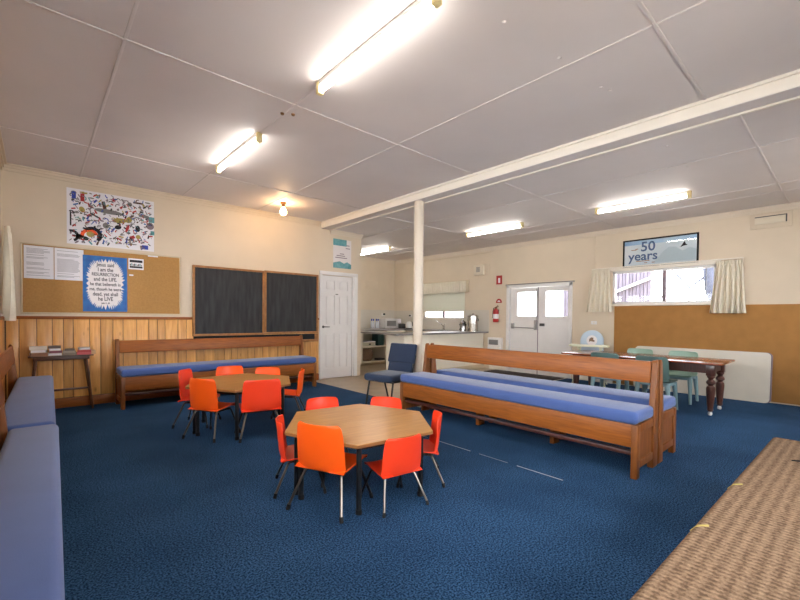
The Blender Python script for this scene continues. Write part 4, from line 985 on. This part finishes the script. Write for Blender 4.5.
# ------------------------------------------------------------------ lights
def fluoro(label, x, y0, y1, z, tm='tube'):
    t = thing('fluorescent_light', label, 'ceiling light', (x, (y0 + y1) / 2, z), 0, 'fluorescent batten lights')
    L_ = y1 - y0; h_ = L_ / 2
    b = MB(); b.box(-.022, .022, -h_ + .01, h_ - .01, -.035, -.0005, .004); b.build('batten', 'white', t)
    for s_ in (-1, 1):
        b = MB(); b.box(-.026, .026, s_ * h_ - .022, s_ * h_ + .022, -.095, -.0005, .006); b.build('end_cap', 'ivory', t)
    b = MB(); b.tube([(0, -h_ + .022, -.072), (0, h_ - .022, -.072)], .0145, 14); b.build('tube', tm, t)
    return t
fluoro('fluorescent batten nearest the viewer on the main ceiling', 1.665, 1.58, 2.82, ZC + .001)
fluoro('fluorescent batten on the main ceiling towards the pin board', 1.672, 4.0, 5.2, ZC + .001)
fluoro('fluorescent batten beyond the beam, above the dining table', 6.5, 1.50, 2.70, ZR + .001)
fluoro('fluorescent batten beyond the beam, towards the exit doors', 6.5, 4.00, 5.24, ZR + .001)
fluoro('unseen fluorescent batten added behind the viewer to brighten the foreground', 1.66, -0.86, 0.38, ZC + .001)  # out-of-view lamp added to lift the foreground light
fluoro('unseen fluorescent batten added for fill beyond the beam, behind the viewer', 6.5, -1.0, 0.2, ZR + .001)  # second out-of-view lamp added as fill
fluoro('fluorescent batten over the kitchen, partly hidden by the wall', 6.45, 7.60, 8.80, ZR + .001, 'kitchentube')
t = thing('bare_bulb', 'glowing round bulb on the ceiling in front of the chalkboards', 'ceiling light', (2.985, 6.17, ZC))
b = MB(); b.lathe([(0, -.02), (.05, -.02), (.05, -.0005), (0, -.0005)], 18); b.lathe([(0, -.075), (.022, -.075), (.028, -.02), (0, -.02)], 16); b.build('lamp_holder', 'brick', t)
b = MB(); b.lathe([(.016, -.076), (.03, -.10), (.046, -.13), (.05, -.155), (.044, -.18), (.025, -.20), (.0, -.206)], 18); b.build('bulb', 'bulb', t)
for x, y, lab in ((1.665, 3.47, 'left of two small rusty ceiling bolts'), (1.745, 3.42, 'right of two small rusty ceiling bolts')):
    b = MB(); b.lathe([(0, -.014), (.014, -.014), (.018, -.0004), (0, -.0004)], 12, at=(x, y, ZC)); tag(b.build('ceiling_bolt', 'brick'), lab, 'bolt', 'rusty ceiling bolts')
for x, y, z, lab in ((2.161, 1.478, ZC, 'small white ceiling clip closest to the front light'), (2.739, 1.416, ZC, 'small white ceiling clip just before the batten'), (3.32, 1.365, ZC, 'left of two small white clips beyond the batten'), (3.42, 1.335, ZC, 'right of two small white clips beyond the batten'),
        (4.66, 1.27, ZR, 'small white ceiling clip just beyond the beam'), (5.43, 1.28, ZR, 'small white ceiling clip near the dining table light')):
    b = MB(); b.lathe([(0, -.008), (.010, -.008), (.016, -.0004), (0, -.0004)], 10, at=(x, y, z)); tag(b.build('ceiling_clip', 'ceil'), lab, 'clip', 'white ceiling clips')

# ------------------------------------------------------------------ woven bench seat bottom right
t = thing('woven_bench', 'long bench covered in coarse brown woven matting in the right foreground', 'bench', (2.2, 0.0, 0), math.radians(-1.35))
m = MB(); m.box(.62, 3.70, -.45, .388, .30, .457, .03, seg=4)
for v in m.bm.verts:
    if v.co.z > .38: v.co.z += .006 * math.sin(7 * v.co.x + 2)
m.build('woven_cover', 'jute', t, world=True)
m = MB(); m.box(.66, 3.64, -.41, .32, .0, .299); m.build('base', 'dark_wood', t, world=True)
m = MB(); m.tube([(3.12, .235, .4625), (3.17, .14, .464), (3.20, .03, .463)], .005, 6); m.build('torn_slit', 'rubber', t, world=True)
for x in (1.84, 2.44):
    m = MB(); m.tube([(x, .389, .435), (x + .015, .368, .459), (x + .03, .352, .461), (x + .04, .342, .4615)], .004, 6); m.build('loose_thread', 'yellow', t, world=True)

# ------------------------------------------------------------------ world, camera, colour
wd = bpy.data.worlds.new('daylight'); scn.world = wd; wd.use_nodes = True
bg = wd.node_tree.nodes['Background']; bg.inputs[0].default_value = (0.92, 0.95, 1.0, 1); bg.inputs[1].default_value = 6.5

cam = bpy.data.cameras.new('camera'); co = bpy.data.objects.new('camera', cam); col.objects.link(co)
yaw, pitch, roll = 0.731, -0.020, -0.010
FPX, CY = 406.83, 325.19
fw = Vector((math.sin(yaw) * math.cos(pitch), math.cos(yaw) * math.cos(pitch), math.sin(pitch)))
r = Vector((math.cos(yaw), -math.sin(yaw), 0)); d = fw.cross(r)
cr, sr = math.cos(roll), math.sin(roll)
r2 = r * cr + d * sr; d2 = -r * sr + d * cr
R3 = Matrix((r2, -d2, -fw)).transposed()
co.matrix_world = Matrix.Translation((0, 0, 1.2373)) @ R3.to_4x4()
cam.sensor_fit = 'HORIZONTAL'; cam.sensor_width = 36; cam.lens = FPX / 800 * 36
cam.shift_y = (CY - 300) / 800; cam.clip_start = 0.02
scn.camera = co
vs = scn.view_settings
vs.view_transform = 'Standard'; vs.look = 'None'; vs.gamma = 1.0; vs.use_curve_mapping = False; vs.exposure = 1.12
scn.cycles.use_denoising = True
scn.cycles.max_bounces = 10; scn.cycles.diffuse_bounces = 6; scn.cycles.sample_clamp_indirect = 8
